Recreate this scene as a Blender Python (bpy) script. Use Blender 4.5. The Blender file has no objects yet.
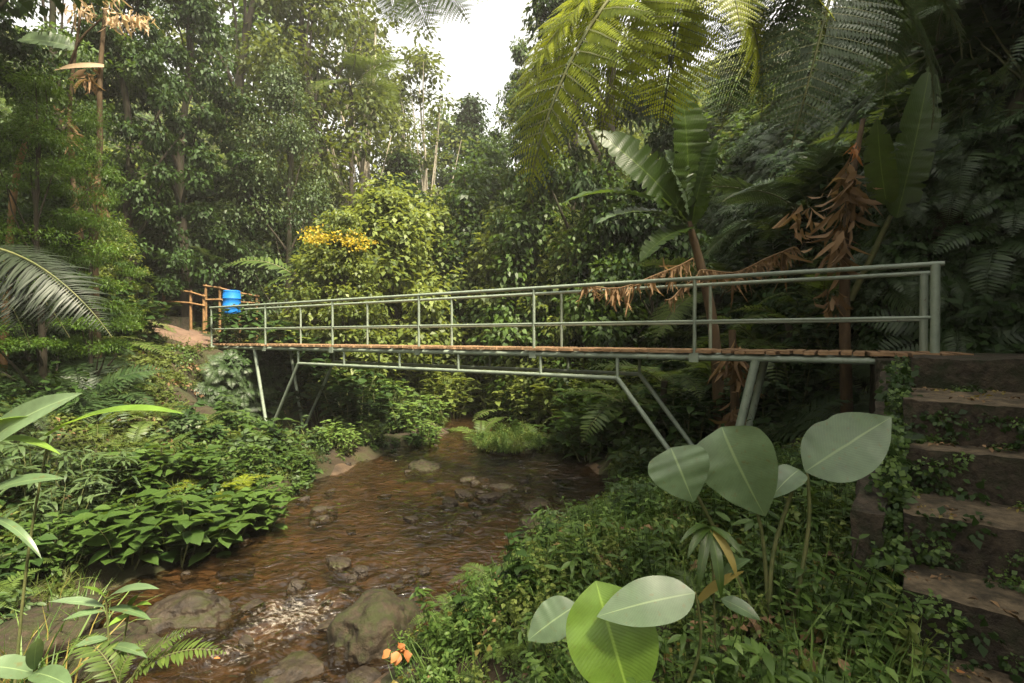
import bpy, math, random
import numpy as np
from mathutils import Vector, Matrix, Euler, noise

rng = np.random.default_rng(11)
random.seed(5)
S = bpy.context.scene
COL = S.collection

# ------------------------------------------------------------------ camera, world, sun, exposure
EYE = 2.6                                   # metres above the water surface
F = 512.0                                   # 18 mm lens on 36 mm, in pixels of a 1024 wide frame
cd = bpy.data.cameras.new('camera'); cam = bpy.data.objects.new('camera', cd); COL.objects.link(cam)
cd.lens = 18.0; cd.sensor_width = 36.0; cd.clip_start = 0.05; cd.clip_end = 2000
cam.location = (0, 0, EYE); cam.rotation_euler = (math.radians(89.5), 0, 0)
S.camera = cam

SUN_AZ, SUN_EL = math.radians(140), math.radians(58)      # azimuth measured from +Y (view direction) towards +X
w = bpy.data.worlds.new('World'); S.world = w; w.use_nodes = True
nt = w.node_tree; nt.nodes.clear()
sky = nt.nodes.new('ShaderNodeTexSky'); sky.sky_type = 'NISHITA'; sky.sun_disc = False
sky.sun_elevation = SUN_EL; sky.sun_rotation = SUN_AZ; sky.air_density = 1.0; sky.dust_density = 4.0
hs = nt.nodes.new('ShaderNodeHueSaturation'); hs.inputs['Saturation'].default_value = 0.22; hs.inputs['Value'].default_value = 1.0
wm = nt.nodes.new('ShaderNodeMix'); wm.data_type = 'RGBA'; wm.blend_type = 'MULTIPLY'
wm.inputs[0].default_value = 1.0; wm.inputs[7].default_value = (1.0, 0.96, 0.86, 1)
bg = nt.nodes.new('ShaderNodeBackground'); bg.inputs['Strength'].default_value = 0.11
wo = nt.nodes.new('ShaderNodeOutputWorld')
nt.links.new(sky.outputs[0], hs.inputs['Color']); nt.links.new(hs.outputs[0], wm.inputs[6])
nt.links.new(wm.outputs[2], bg.inputs[0]); nt.links.new(bg.outputs[0], wo.inputs[0])

sd = bpy.data.lights.new('sun', 'SUN'); sun = bpy.data.objects.new('sun', sd); COL.objects.link(sun)
sd.energy = 4.0; sd.angle = math.radians(8); sd.color = (1.0, 0.88, 0.66)
sdir = Vector((math.sin(SUN_AZ)*math.cos(SUN_EL), math.cos(SUN_AZ)*math.cos(SUN_EL), math.sin(SUN_EL)))
sun.rotation_euler = sdir.to_track_quat('Z', 'Y').to_euler(); sun.location = sdir*60

S.view_settings.view_transform = 'Standard'; S.view_settings.look = 'None'
HAZE = 0.0011
S.view_settings.exposure = 2.25; S.view_settings.gamma = 1.0; S.view_settings.use_curve_mapping = False
cy = S.cycles
S.render.engine = 'CYCLES'
cy.max_bounces = 8; cy.diffuse_bounces = 4; cy.glossy_bounces = 3; cy.transmission_bounces = 4
cy.transparent_max_bounces = 8; cy.volume_bounces = 0; cy.use_denoising = True
cy.caustics_reflective = False; cy.caustics_refractive = False; cy.sample_clamp_indirect = 4.0; cy.sample_clamp_direct = 8.0

def P(x, y, Y):                             # a direction in the photograph at a depth Y, as a real point
    return Vector(((x-512)/F*Y, Y, EYE-(y-337)/F*Y))

# ------------------------------------------------------------------ bookkeeping
def tag(o, label=None, cat=None, group=None, kind=None):
    if label: o['label'] = label
    if cat: o['category'] = cat
    if group: o['group'] = group
    if kind: o['kind'] = kind
    return o

def thing(name, label, cat, loc=(0, 0, 0), rot=(0, 0, 0), scale=1.0, group=None):
    o = bpy.data.objects.new(name, None); COL.objects.link(o)
    o.location = loc; o.rotation_euler = rot
    o.scale = (scale,)*3 if not hasattr(scale, '__len__') else scale
    o.empty_display_size = 0.1
    return tag(o, label, cat, group)

def part(name, mesh, parent=None, mat=None, loc=(0, 0, 0), rot=(0, 0, 0), scale=1.0):
    o = bpy.data.objects.new(name, mesh); COL.objects.link(o)
    o.location = loc; o.rotation_euler = rot
    o.scale = (scale,)*3 if not hasattr(scale, '__len__') else scale
    if parent is not None: o.parent = parent
    if mat is not None and not mesh.materials: mesh.materials.append(mat)
    return o

# ------------------------------------------------------------------ materials
def lk(t, a, b): t.links.new(a, b)

def leaf_mat(name, dark, light, trans=None, rough=0.42, amount=0.3, vein=0.0, spec=0.4, spots=0.0):
    m = bpy.data.materials.new(name); m.use_nodes = True; t = m.node_tree; t.nodes.clear()
    out = t.nodes.new('ShaderNodeOutputMaterial')
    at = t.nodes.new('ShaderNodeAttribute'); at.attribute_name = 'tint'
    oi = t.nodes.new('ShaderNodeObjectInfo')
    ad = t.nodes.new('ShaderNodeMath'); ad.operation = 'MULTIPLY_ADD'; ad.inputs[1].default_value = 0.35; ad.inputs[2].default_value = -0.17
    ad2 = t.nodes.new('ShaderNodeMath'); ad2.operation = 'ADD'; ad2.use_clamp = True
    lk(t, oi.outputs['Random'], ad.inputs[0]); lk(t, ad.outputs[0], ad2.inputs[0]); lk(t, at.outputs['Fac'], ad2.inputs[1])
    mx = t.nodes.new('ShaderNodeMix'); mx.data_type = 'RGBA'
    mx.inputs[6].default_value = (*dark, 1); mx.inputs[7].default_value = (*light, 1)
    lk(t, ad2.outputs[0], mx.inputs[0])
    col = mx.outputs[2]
    pr = t.nodes.new('ShaderNodeBsdfPrincipled'); pr.inputs['Roughness'].default_value = rough
    pr.inputs['Specular IOR Level'].default_value = spec
    if spots:
        nz = t.nodes.new('ShaderNodeTexNoise'); nz.inputs['Scale'].default_value = 42; nz.inputs['Detail'].default_value = 3
        rp = t.nodes.new('ShaderNodeMapRange'); rp.inputs[1].default_value = 0.62; rp.inputs[2].default_value = 0.72
        tc = t.nodes.new('ShaderNodeTexCoord'); lk(t, tc.outputs['Object'], nz.inputs['Vector'])
        lk(t, nz.outputs[0], rp.inputs[0])
        ms = t.nodes.new('ShaderNodeMath'); ms.operation = 'MULTIPLY'; ms.inputs[1].default_value = spots
        lk(t, rp.outputs[0], ms.inputs[0])
        m3 = t.nodes.new('ShaderNodeMix'); m3.data_type = 'RGBA'; m3.inputs[7].default_value = (0.11, 0.075, 0.02, 1)
        lk(t, ms.outputs[0], m3.inputs[0]); lk(t, col, m3.inputs[6]); col = m3.outputs[2]
    if vein:
        nq = t.nodes.new('ShaderNodeTexNoise'); nq.inputs['Scale'].default_value = 9; nq.inputs['Detail'].default_value = 5; nq.inputs['Roughness'].default_value = .65
        tq = t.nodes.new('ShaderNodeTexCoord'); lk(t, tq.outputs['Object'], nq.inputs['Vector'])
        hq = t.nodes.new('ShaderNodeHueSaturation'); rq = t.nodes.new('ShaderNodeMapRange'); rq.inputs[1].default_value = .3; rq.inputs[2].default_value = .7; rq.inputs[3].default_value = .72; rq.inputs[4].default_value = 1.22
        lk(t, nq.outputs[0], rq.inputs[0]); lk(t, rq.outputs[0], hq.inputs['Value']); lk(t, col, hq.inputs['Color']); col = hq.outputs[0]
        uv = t.nodes.new('ShaderNodeUVMap'); uv.uv_map = 'UVMap'
        sx = t.nodes.new('ShaderNodeSeparateXYZ'); lk(t, uv.outputs[0], sx.inputs[0])
        # distance from the midrib, 0..1
        a = t.nodes.new('ShaderNodeMath'); a.operation = 'MULTIPLY_ADD'; a.inputs[1].default_value = 2; a.inputs[2].default_value = -1
        lk(t, sx.outputs[1], a.inputs[0])
        b = t.nodes.new('ShaderNodeMath'); b.operation = 'ABSOLUTE'; lk(t, a.outputs[0], b.inputs[0])
        # side veins sweep forward from the midrib
        c = t.nodes.new('ShaderNodeMath'); c.operation = 'MULTIPLY_ADD'; c.inputs[1].default_value = -0.22
        lk(t, b.outputs[0], c.inputs[0]); lk(t, sx.outputs[0], c.inputs[2])
        d = t.nodes.new('ShaderNodeMath'); d.operation = 'MULTIPLY'; d.inputs[1].default_value = 210.0; lk(t, c.outputs[0], d.inputs[0])
        e = t.nodes.new('ShaderNodeMath'); e.operation = 'SINE'; lk(t, d.outputs[0], e.inputs[0])
        bp = t.nodes.new('ShaderNodeBump'); bp.inputs['Strength'].default_value = vein; bp.inputs['Distance'].default_value = 0.004
        ve = t.nodes.new('ShaderNodeMapRange'); ve.inputs[1].default_value = .86; ve.inputs[2].default_value = 1.0; ve.inputs[4].default_value = .35; lk(t, e.outputs[0], ve.inputs[0])
        m5 = t.nodes.new('ShaderNodeMix'); m5.data_type = 'RGBA'; m5.inputs[7].default_value = (light[0]*1.35+.01, light[1]*1.25+.01, light[2]*1.25, 1)
        lk(t, ve.outputs[0], m5.inputs[0]); lk(t, col, m5.inputs[6]); col = m5.outputs[2]
        lk(t, e.outputs[0], bp.inputs['Height']); lk(t, bp.outputs[0], pr.inputs['Normal'])
        rb = t.nodes.new('ShaderNodeMapRange'); rb.inputs[1].default_value = 0.015; rb.inputs[2].default_value = 0.05
        rb.inputs[3].default_value = 0.75; rb.inputs[4].default_value = 0.0
        lk(t, b.outputs[0], rb.inputs[0])
        m4 = t.nodes.new('ShaderNodeMix'); m4.data_type = 'RGBA'; m4.inputs[7].default_value = (light[0]*1.8+0.03, light[1]*1.7+0.03, light[2]*1.6+0.01, 1)
        lk(t, rb.outputs[0], m4.inputs[0]); lk(t, col, m4.inputs[6]); col = m4.outputs[2]
    lk(t, col, pr.inputs['Base Color'])
    tr = t.nodes.new('ShaderNodeBsdfTranslucent')
    if trans is None: trans = (light[0]*1.7+0.02, light[1]*1.6+0.02, light[2]*0.8)
    m2 = t.nodes.new('ShaderNodeMix'); m2.data_type = 'RGBA'; m2.inputs[0].default_value = 0.5
    m2.inputs[7].default_value = (*trans, 1); lk(t, col, m2.inputs[6]); lk(t, m2.outputs[2], tr.inputs[0])
    sh = t.nodes.new('ShaderNodeMixShader'); sh.inputs[0].default_value = amount
    lk(t, pr.outputs[0], sh.inputs[1]); lk(t, tr.outputs[0], sh.inputs[2]); lk(t, sh.outputs[0], out.inputs[0])
    return m

def solid_mat(name, c1, c2, scale=4.0, rough=0.8, bump=0.3, detail=6, c3=None, s3=1.0, t3=(0.5, 0.65), metal=0.0, spec=0.3, stretch=None, moss=None, coord='Object', bdist=0.02):
    m = bpy.data.materials.new(name); m.use_nodes = True; t = m.node_tree
    pr = t.nodes['Principled BSDF']; pr.inputs['Roughness'].default_value = rough; pr.inputs['Metallic'].default_value = metal
    pr.inputs['Specular IOR Level'].default_value = spec
    tc = t.nodes.new('ShaderNodeTexCoord'); src = tc.outputs[coord]
    if stretch:
        mp = t.nodes.new('ShaderNodeMapping'); mp.inputs['Scale'].default_value = stretch; lk(t, src, mp.inputs[0]); src = mp.outputs[0]
    nz = t.nodes.new('ShaderNodeTexNoise'); nz.inputs['Scale'].default_value = scale; nz.inputs['Detail'].default_value = detail
    nz.inputs['Roughness'].default_value = 0.65
    lk(t, src, nz.inputs['Vector'])
    r = t.nodes.new('ShaderNodeMapRange'); r.inputs[1].default_value = 0.3; r.inputs[2].default_value = 0.7
    lk(t, nz.outputs[0], r.inputs[0])
    mx = t.nodes.new('ShaderNodeMix'); mx.data_type = 'RGBA'; mx.inputs[6].default_value = (*c1, 1); mx.inputs[7].default_value = (*c2, 1)
    lk(t, r.outputs[0], mx.inputs[0]); col = mx.outputs[2]
    if c3:
        n3 = t.nodes.new('ShaderNodeTexNoise'); n3.inputs['Scale'].default_value = s3; n3.inputs['Detail'].default_value = 7
        n3.inputs['Roughness'].default_value = 0.7
        lk(t, src, n3.inputs['Vector'])
        r3 = t.nodes.new('ShaderNodeMapRange'); r3.inputs[1].default_value = t3[0]; r3.inputs[2].default_value = t3[1]
        lk(t, n3.outputs[0], r3.inputs[0])
        fac = r3.outputs[0]
        if moss:                                     # moss grows on faces that look up
            ge = t.nodes.new('ShaderNodeNewGeometry'); sx = t.nodes.new('ShaderNodeSeparateXYZ'); lk(t, ge.outputs['Normal'], sx.inputs[0])
            r4 = t.nodes.new('ShaderNodeMapRange'); r4.inputs[1].default_value = moss[0]; r4.inputs[2].default_value = moss[1]
            lk(t, sx.outputs[2], r4.inputs[0])
            mm = t.nodes.new('ShaderNodeMath'); mm.operation = 'MULTIPLY'; lk(t, fac, mm.inputs[0]); lk(t, r4.outputs[0], mm.inputs[1]); fac = mm.outputs[0]
        m3 = t.nodes.new('ShaderNodeMix'); m3.data_type = 'RGBA'; m3.inputs[7].default_value = (*c3, 1)
        lk(t, fac, m3.inputs[0]); lk(t, col, m3.inputs[6]); col = m3.outputs[2]
    lk(t, col, pr.inputs['Base Color'])
    if bump:
        bp = t.nodes.new('ShaderNodeBump'); bp.inputs['Strength'].default_value = bump; bp.inputs['Distance'].default_value = bdist
        lk(t, nz.outputs[0], bp.inputs['Height']); lk(t, bp.outputs[0], pr.inputs['Normal'])
    return m

M = {}
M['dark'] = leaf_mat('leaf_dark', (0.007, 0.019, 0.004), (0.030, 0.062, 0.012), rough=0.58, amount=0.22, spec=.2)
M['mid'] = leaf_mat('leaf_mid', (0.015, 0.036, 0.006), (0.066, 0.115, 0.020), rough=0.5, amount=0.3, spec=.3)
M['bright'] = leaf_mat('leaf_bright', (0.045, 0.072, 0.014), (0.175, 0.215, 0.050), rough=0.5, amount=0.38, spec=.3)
M['palm'] = leaf_mat('leaf_palm', (0.007, 0.013, 0.005), (0.026, 0.038, 0.018), rough=.5, amount=.2)
M['fresh'] = leaf_mat('leaf_fresh', (0.036, 0.080, 0.016), (0.135, 0.205, 0.048), rough=0.48, amount=0.35, spec=.3)
M['feather'] = leaf_mat('leaf_feather', (0.018, 0.048, 0.006), (0.075, 0.135, 0.016), rough=0.5, amount=0.35, spec=.25)
M['olive'] = leaf_mat('leaf_olive', (0.026, 0.044, 0.008), (0.098, 0.124, 0.026), rough=0.55, amount=0.3, spec=.25)
M['grey'] = leaf_mat('leaf_grey', (0.015, 0.034, 0.010), (0.072, 0.108, 0.040), rough=0.52, amount=0.25, spec=0.28)
M['yellow'] = leaf_mat('blossom_yellow', (0.22, 0.16, 0.012), (0.44, 0.34, 0.03), rough=0.6, amount=0.35)
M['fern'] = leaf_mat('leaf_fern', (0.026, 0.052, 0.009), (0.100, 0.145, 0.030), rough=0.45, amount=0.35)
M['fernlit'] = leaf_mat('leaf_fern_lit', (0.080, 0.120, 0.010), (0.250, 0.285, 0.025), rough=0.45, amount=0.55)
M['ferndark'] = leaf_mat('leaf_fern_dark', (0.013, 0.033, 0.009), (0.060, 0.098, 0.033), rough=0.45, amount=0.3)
M['dry'] = leaf_mat('leaf_dry', (0.090, 0.056, 0.029), (0.310, 0.205, 0.115), rough=0.75, amount=0.3, spec=0.15)
M['pale'] = leaf_mat('leaf_dry_pale', (0.300, 0.210, 0.130), (0.560, 0.430, 0.300), rough=0.75, amount=0.3, spec=0.15)
M['big'] = leaf_mat('leaf_big', (0.055, 0.100, 0.042), (0.098, 0.150, 0.068), rough=0.36, amount=0.28, vein=0.05, spec=0.5, spots=0.6)
M['bigpale'] = leaf_mat('leaf_big_pale', (0.066, 0.108, 0.052), (0.108, 0.162, 0.080), rough=0.4, amount=0.25, vein=0.04, spec=0.45, spots=0.5)
M['biglit'] = leaf_mat('leaf_big_lit', (0.100, 0.190, 0.025), (0.165, 0.270, 0.045), rough=0.38, amount=0.45, vein=0.09, spec=0.45, spots=0.3)
M['banana'] = leaf_mat('leaf_banana', (0.022, 0.050, 0.008), (0.055, 0.098, 0.016), rough=0.38, amount=0.4, vein=0.25, spec=0.5, spots=0.3)
M['straw'] = leaf_mat('leaf_straw', (0.12, 0.105, 0.024), (0.26, 0.20, 0.05), rough=0.6, amount=0.3)
M['orange'] = leaf_mat('leaf_orange', (0.24, 0.085, 0.022), (0.42, 0.19, 0.065), rough=0.6, amount=0.3)
M['bark'] = solid_mat('bark', (0.016, 0.013, 0.008), (0.055, 0.045, 0.030), scale=9, rough=0.9, bump=0.6, stretch=(1, 1, 0.25), c3=(0.022, 0.032, 0.010), s3=2.0)
M['palebark'] = solid_mat('pale_bark', (0.22, 0.19, 0.14), (0.42, 0.38, 0.30), scale=5, rough=0.85, bump=0.3, stretch=(1, 1, 0.4))
M['stem'] = solid_mat('stem', (0.050, 0.065, 0.020), (0.110, 0.110, 0.040), scale=12, rough=0.6, bump=0.1)
M['brownstem'] = solid_mat('brown_stem', (0.035, 0.024, 0.013), (0.11, 0.072, 0.036), scale=10, rough=0.85, bump=0.4, stretch=(1, 1, .3))
M['ground'] = solid_mat('earth', (0.012, 0.009, 0.005), (0.050, 0.034, 0.018), scale=1.8, rough=0.95, bump=0.8, c3=(0.022, 0.027, 0.008), s3=0.9, t3=(0.45, 0.6), detail=10, bdist=0.06)
M['path'] = solid_mat('red_earth', (0.062, 0.038, 0.026), (0.130, 0.082, 0.055), scale=3.0, rough=0.95, bump=0.5, detail=9, c3=(0.10, 0.09, 0.03), s3=2.2, t3=(0.58, 0.68))
M['rock'] = solid_mat('rock', (0.004, 0.003, 0.002), (0.050, 0.035, 0.022), scale=7, rough=0.6, bdist=.05, bump=1.0, detail=12, c3=(0.020, 0.021, 0.004), s3=4.0, t3=(0.45, 0.6), moss=(0.25, 0.75), spec=0.3)
M['mossrock'] = solid_mat('mossy_rock', (0.005, 0.0035, 0.002), (0.046, 0.032, 0.018), scale=7, rough=0.8, bdist=.05, bump=1.0, detail=9, c3=(0.020, 0.023, 0.005), s3=9.0, t3=(0.42, 0.58), moss=(-0.1, 0.5))
M['paint'] = solid_mat('green_grey_paint', (0.135, 0.170, 0.130), (0.205, 0.245, 0.190), scale=7, rough=0.48, bump=0.12, c3=(0.065, 0.040, 0.020), s3=11, t3=(0.60, 0.70), spec=0.5)
M['deck'] = solid_mat('weathered_plank', (0.120, 0.070, 0.036), (0.33, 0.21, 0.115), scale=6, rough=0.85, bump=0.5, stretch=(1, 1, 3))
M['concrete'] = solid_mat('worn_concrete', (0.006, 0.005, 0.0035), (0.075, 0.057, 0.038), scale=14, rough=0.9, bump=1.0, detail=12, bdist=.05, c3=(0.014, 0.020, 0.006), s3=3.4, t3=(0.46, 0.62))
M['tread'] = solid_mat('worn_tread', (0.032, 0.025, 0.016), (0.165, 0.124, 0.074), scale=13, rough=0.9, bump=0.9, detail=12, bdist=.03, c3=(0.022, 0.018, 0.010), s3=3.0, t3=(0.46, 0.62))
M['blue'] = solid_mat('blue_plastic', (0.004, 0.12, 0.42), (0.008, 0.15, 0.47), scale=3, rough=0.6, bump=0.0, spec=0.25)
M['bamboo'] = solid_mat('bamboo', (0.11, 0.060, 0.024), (0.25, 0.145, 0.060), scale=9, rough=0.7, bump=0.2)
M['litter'] = leaf_mat('leaf_litter', (0.060, 0.035, 0.016), (0.20, 0.12, 0.055), rough=0.8, amount=0.1)

# ------------------------------------------------------------------ mesh accumulator and leaf geometry
def unit(a):
    return a/np.maximum(np.linalg.norm(a, axis=-1, keepdims=True), 1e-9)

class MB:
    def __init__(s): s.v = []; s.q = []; s.t = []; s.uv = []; s.m = []; s.sm = []; s.n = 0
    def add(s, v, q, tint=0.5, uv=None, mi=0, smooth=True):
        v = np.asarray(v, float).reshape(-1, 3); q = np.asarray(q, int).reshape(-1, 4)
        s.v.append(v); s.q.append(q+s.n); s.n += len(v)
        s.t.append(np.broadcast_to(np.asarray(tint, float), (len(v),)))
        s.uv.append(np.zeros((len(v), 2)) if uv is None else uv)
        s.m.append(np.full(len(q), mi)); s.sm.append(np.full(len(q), smooth))
    def leaves(s, B, D, U, L, W, prof, bend=0.3, fold=0.25, tint=0.5, mi=0, wave=0.0):
        B = np.atleast_2d(np.asarray(B, float)); n = len(B)
        D = unit(np.broadcast_to(np.asarray(D, float), (n, 3))); U = np.broadcast_to(np.asarray(U, float), (n, 3))
        U = U-(U*D).sum(1, keepdims=True)*D; U = unit(U); Cx = np.cross(D, U)
        f = lambda a: np.broadcast_to(np.asarray(a, float), (n,))[:, None]
        L, W, bend, fold = f(L), f(W), f(bend), f(fold)
        bend = np.where(np.abs(bend) < 1e-3, 1e-3, bend)
        if isinstance(prof, str):
            mid = B+D*L*0.5
            tip = B+D*L*np.cos(bend*.5)-U*L*np.sin(bend*.5)
            o = Cx*W*np.cos(fold); up = U*W*np.sin(fold)
            V = np.stack([B, mid+o+up, tip, mid-o+up], 1)
            q = np.arange(n*4).reshape(n, 4)
            uv = np.tile(np.array([[0, .5], [.5, 1], [1, .5], [.5, 0]]), (n, 1))
            s.add(V, q, np.repeat(f(tint)[:, 0], 4), uv, mi); return
        pr = np.asarray(prof, float); sv, wv = pr[:, 0], pr[:, 1]; k = len(sv)
        th = bend*sv[None]; xs = L*np.sin(th)/bend; zs = -L*(1-np.cos(th))/bend
        mid = B[:, None]+D[:, None]*xs[..., None]+U[:, None]*zs[..., None]
        nr = U[:, None]*np.cos(th)[..., None]+D[:, None]*np.sin(th)[..., None]
        ww = W*wv[None]
        o = Cx[:, None]*(ww*np.cos(fold))[..., None]; up = nr*(ww*np.sin(fold))[..., None]
        e1, e2 = mid+o+up, mid-o+up
        if wave:
            e1 = e1+nr*(rng.normal(0, 1, (n, k))*wave*ww)[..., None]; e2 = e2+nr*(rng.normal(0, 1, (n, k))*wave*ww)[..., None]
        V = np.stack([e1, mid, e2], 2).reshape(n, k*3, 3)
        i = np.arange(k-1)*3
        q1 = np.concatenate([np.stack([i, i+1, i+4, i+3], 1), np.stack([i+1, i+2, i+5, i+4], 1)])
        q = (q1[None]+(np.arange(n)*k*3)[:, None, None]).reshape(-1, 4)
        uv1 = np.stack([np.repeat(sv, 3), np.tile([1, .5, 0], k)], 1)
        s.add(V.reshape(-1, 3), q, np.repeat(f(tint)[:, 0], k*3), np.tile(uv1, (n, 1)), mi)
    def tube(s, pts, rad, sides=7, tint=0.5, mi=0, cap=True):
        pts = np.asarray(pts, float); k = len(pts); rad = np.broadcast_to(np.asarray(rad, float), (k,))
        T = unit(np.gradient(pts, axis=0))
        ref = np.array([0, 0, 1.0]) if abs(T[0][2]) < 0.9 else np.array([1.0, 0, 0])
        a = unit(np.cross(T, ref)); b = np.cross(T, a)
        ang = np.arange(sides)*2*math.pi/sides
        V = pts[:, None]+rad[:, None, None]*(a[:, None]*np.cos(ang)[None, :, None]+b[:, None]*np.sin(ang)[None, :, None])
        j = np.arange(sides); q = []
        for i in range(k-1):
            q.append(np.stack([i*sides+j, i*sides+(j+1) % sides, (i+1)*sides+(j+1) % sides, (i+1)*sides+j], 1))
        V = V.reshape(-1, 3); q = np.concatenate(q)
        s.add(V, q, tint, None, mi)
        if cap:
            for e in (0, k-1):
                ring = V[e*sides:(e+1)*sides]; c = pts[e]
                vv = np.concatenate([ring, [c]]); qq = np.stack([j, (j+1) % sides, np.full(sides, sides), np.full(sides, sides)], 1)
                qq = np.stack([j, (j+1) % sides, np.full(sides, sides), j], 1)
                # triangles written as quads with a split edge
                mids = (ring+np.roll(ring, -1, 0))/2
                vv = np.concatenate([ring, mids, [c]])
                qq = np.stack([j, sides+j, np.full(sides, 2*sides), sides+(j-1) % sides], 1)
                s.add(vv, qq, tint, None, mi, False)
    def box(s, c, size, R=None, mi=0, tint=0.5):
        h = np.array(size)/2
        v = np.array([[x, y, z] for x in (-1, 1) for y in (-1, 1) for z in (-1, 1)])*h
        if R is not None: v = v@np.array(R).T
        q = [[0, 1, 3, 2], [4, 6, 7, 5], [0, 4, 5, 1], [2, 3, 7, 6], [0, 2, 6, 4], [1, 5, 7, 3]]
        s.add(v+np.array(c), q, tint, None, mi, False)
    def build(s, name, *mats):
        me = bpy.data.meshes.new(name)
        v = np.concatenate(s.v); q = np.concatenate(s.q)
        me.vertices.add(len(v)); me.vertices.foreach_set('co', v.astype(np.float32).ravel())
        me.loops.add(q.size); me.loops.foreach_set('vertex_index', q.astype(np.int32).ravel())
        me.polygons.add(len(q)); me.polygons.foreach_set('loop_start', (np.arange(len(q))*4).astype(np.int32))
        me.polygons.foreach_set('material_index', np.concatenate(s.m).astype(np.int32))
        me.update(calc_edges=True)
        me.polygons.foreach_set('use_smooth', np.concatenate(s.sm).astype(bool))
        a = me.attributes.new('tint', 'FLOAT', 'POINT'); a.data.foreach_set('value', np.concatenate(s.t).astype(np.float32))
        uvl = me.uv_layers.new(name='UVMap'); uvs = np.concatenate(s.uv)
        uvl.data.foreach_set('uv', uvs[q.ravel()].astype(np.float32).ravel())
        for m in mats: me.materials.append(M[m] if isinstance(m, str) else m)
        return me

OVATE = [(0, .04), (.12, .55), (.3, .95), (.5, .95), (.72, .62), (.9, .2), (1, .01)]
OVATE4 = [(0, .05), (.3, .95), (.68, .65), (1, .01)]
LANCE = [(0, .1), (.25, .85), (.55, .9), (.8, .5), (1, .01)]
STRAP = [(0, .6), (.2, .95), (.45, 1), (.7, .8), (.88, .4), (1, .02)]
HEART = [(0, .02), (.02, .55), (.1, .85), (.28, 1.0), (.5, .88), (.72, .58), (.9, .22), (1, .01)]
CANNA = [(0, .03), (.04, .32), (.12, .66), (.24, .92), (.38, 1.0), (.52, .98), (.66, .84), (.8, .58), (.91, .28), (1, .01)]
BANANA = [(0, .08), (.04, .55), (.1, .85), (.2, .97), (.32, 1.0), (.45, 1.0), (.58, .97), (.7, .9), (.82, .7), (.92, .4), (1, .04)]
BLADE = [(0, 1), (.35, .9), (.7, .6), (1, .03)]

def R3(n, s=1.0): return rng.normal(0, s, (n, 3))
def sph(n):
    return unit(rng.normal(0, 1, (n, 3)))

# --- crowns and stems -------------------------------------------------------
def clump_leaves(mb, centres, radii, n_each, L, W, prof='diamond', flat=0.6, droop=0.5, tint0=0.5, spread=0.28, mi=0, lift=0.0):
    for c, r in zip(centres, radii):
        n = int(n_each*(0.7+0.6*rng.random()))
        d = sph(n); rr = r*rng.random(n)**0.45
        B = np.array(c)+d*rr[:, None]*np.array([1, 1, flat])
        D = d*np.array([1, 1, .5])+np.array([0, 0, lift-droop])+R3(n, .45)
        U = np.array([0, 0, 1.0])+R3(n, .35)+d*.3
        t = np.clip(rng.normal(tint0+rng.normal(0, .12), spread*.6, n)+0.0, 0, 1)
        sz = rng.uniform(.65, 1.25, n)
        mb.leaves(B, D, U, L*sz, W*sz, prof, rng.uniform(.1, .7, n), rng.uniform(.1, .5, n), t, mi)

def wob(p0, p1, k, amp):
    p0, p1 = np.array(p0, float), np.array(p1, float)
    s = np.linspace(0, 1, k)[:, None]
    p = p0+(p1-p0)*s; o = np.cumsum(rng.normal(0, amp, (k, 3)), 0)*np.array([1, 1, .3])
    o -= o[0]; return p+o*(s*.7+.3)

def make_tree(H, r, R, base, ncl, nl, L, W, leaf='mid', bark='bark', prof='diamond', flat=.7, taper_top=0.5, cr=(.55, 1.0), limbs=14, droop=.5, spread=.3, lean=0):
    tk = MB(); pts = wob((0, 0, -.6), (lean, 0, H*.9), 9, H*.012); rad = np.linspace(r*1.15, r*.25, 9); rad[0] *= 1.5
    tk.tube(pts, rad, 9)
    cs, rs = [], []
    for i in range(ncl):
        f = (i+.5)/ncl; z = base+(H-base)*f
        prof_r = R*(math.sin(min(1, (f*.85+.18))*math.pi)**.7*(1-taper_top*f))
        a = i*2.399+rng.normal(0, .4); q = prof_r*(.35+.65*rng.random()**.6)
        cs.append((q*math.cos(a)+lean*f, q*math.sin(a), z+rng.normal(0, .04*H))); rs.append(R*.34*rng.uniform(*cr))
    for i in rng.choice(ncl, min(limbs, ncl), replace=False):
        c = np.array(cs[i]); h = np.clip((c[2]-base*.5)/(H*1.05)-.08, .12, .85); k = h*8; j = int(k)
        p0 = pts[j]+(pts[j+1]-pts[j])*(k-j)
        q = wob(p0, c, 5, .03*R); q[1:4, 2] -= np.array([.02, .03, .02])*R
        tk.tube(q, np.linspace(max(.02, rad[j]*.45), .012*max(1, r*6), 5), 5, cap=False)
    cb = MB(); clump_leaves(cb, cs, rs, nl, L, W, prof, flat, droop, .45, spread)
    return [('trunk', tk.build('tree_trunk', bark)), ('crown', cb.build('tree_crown', leaf))], H

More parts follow.
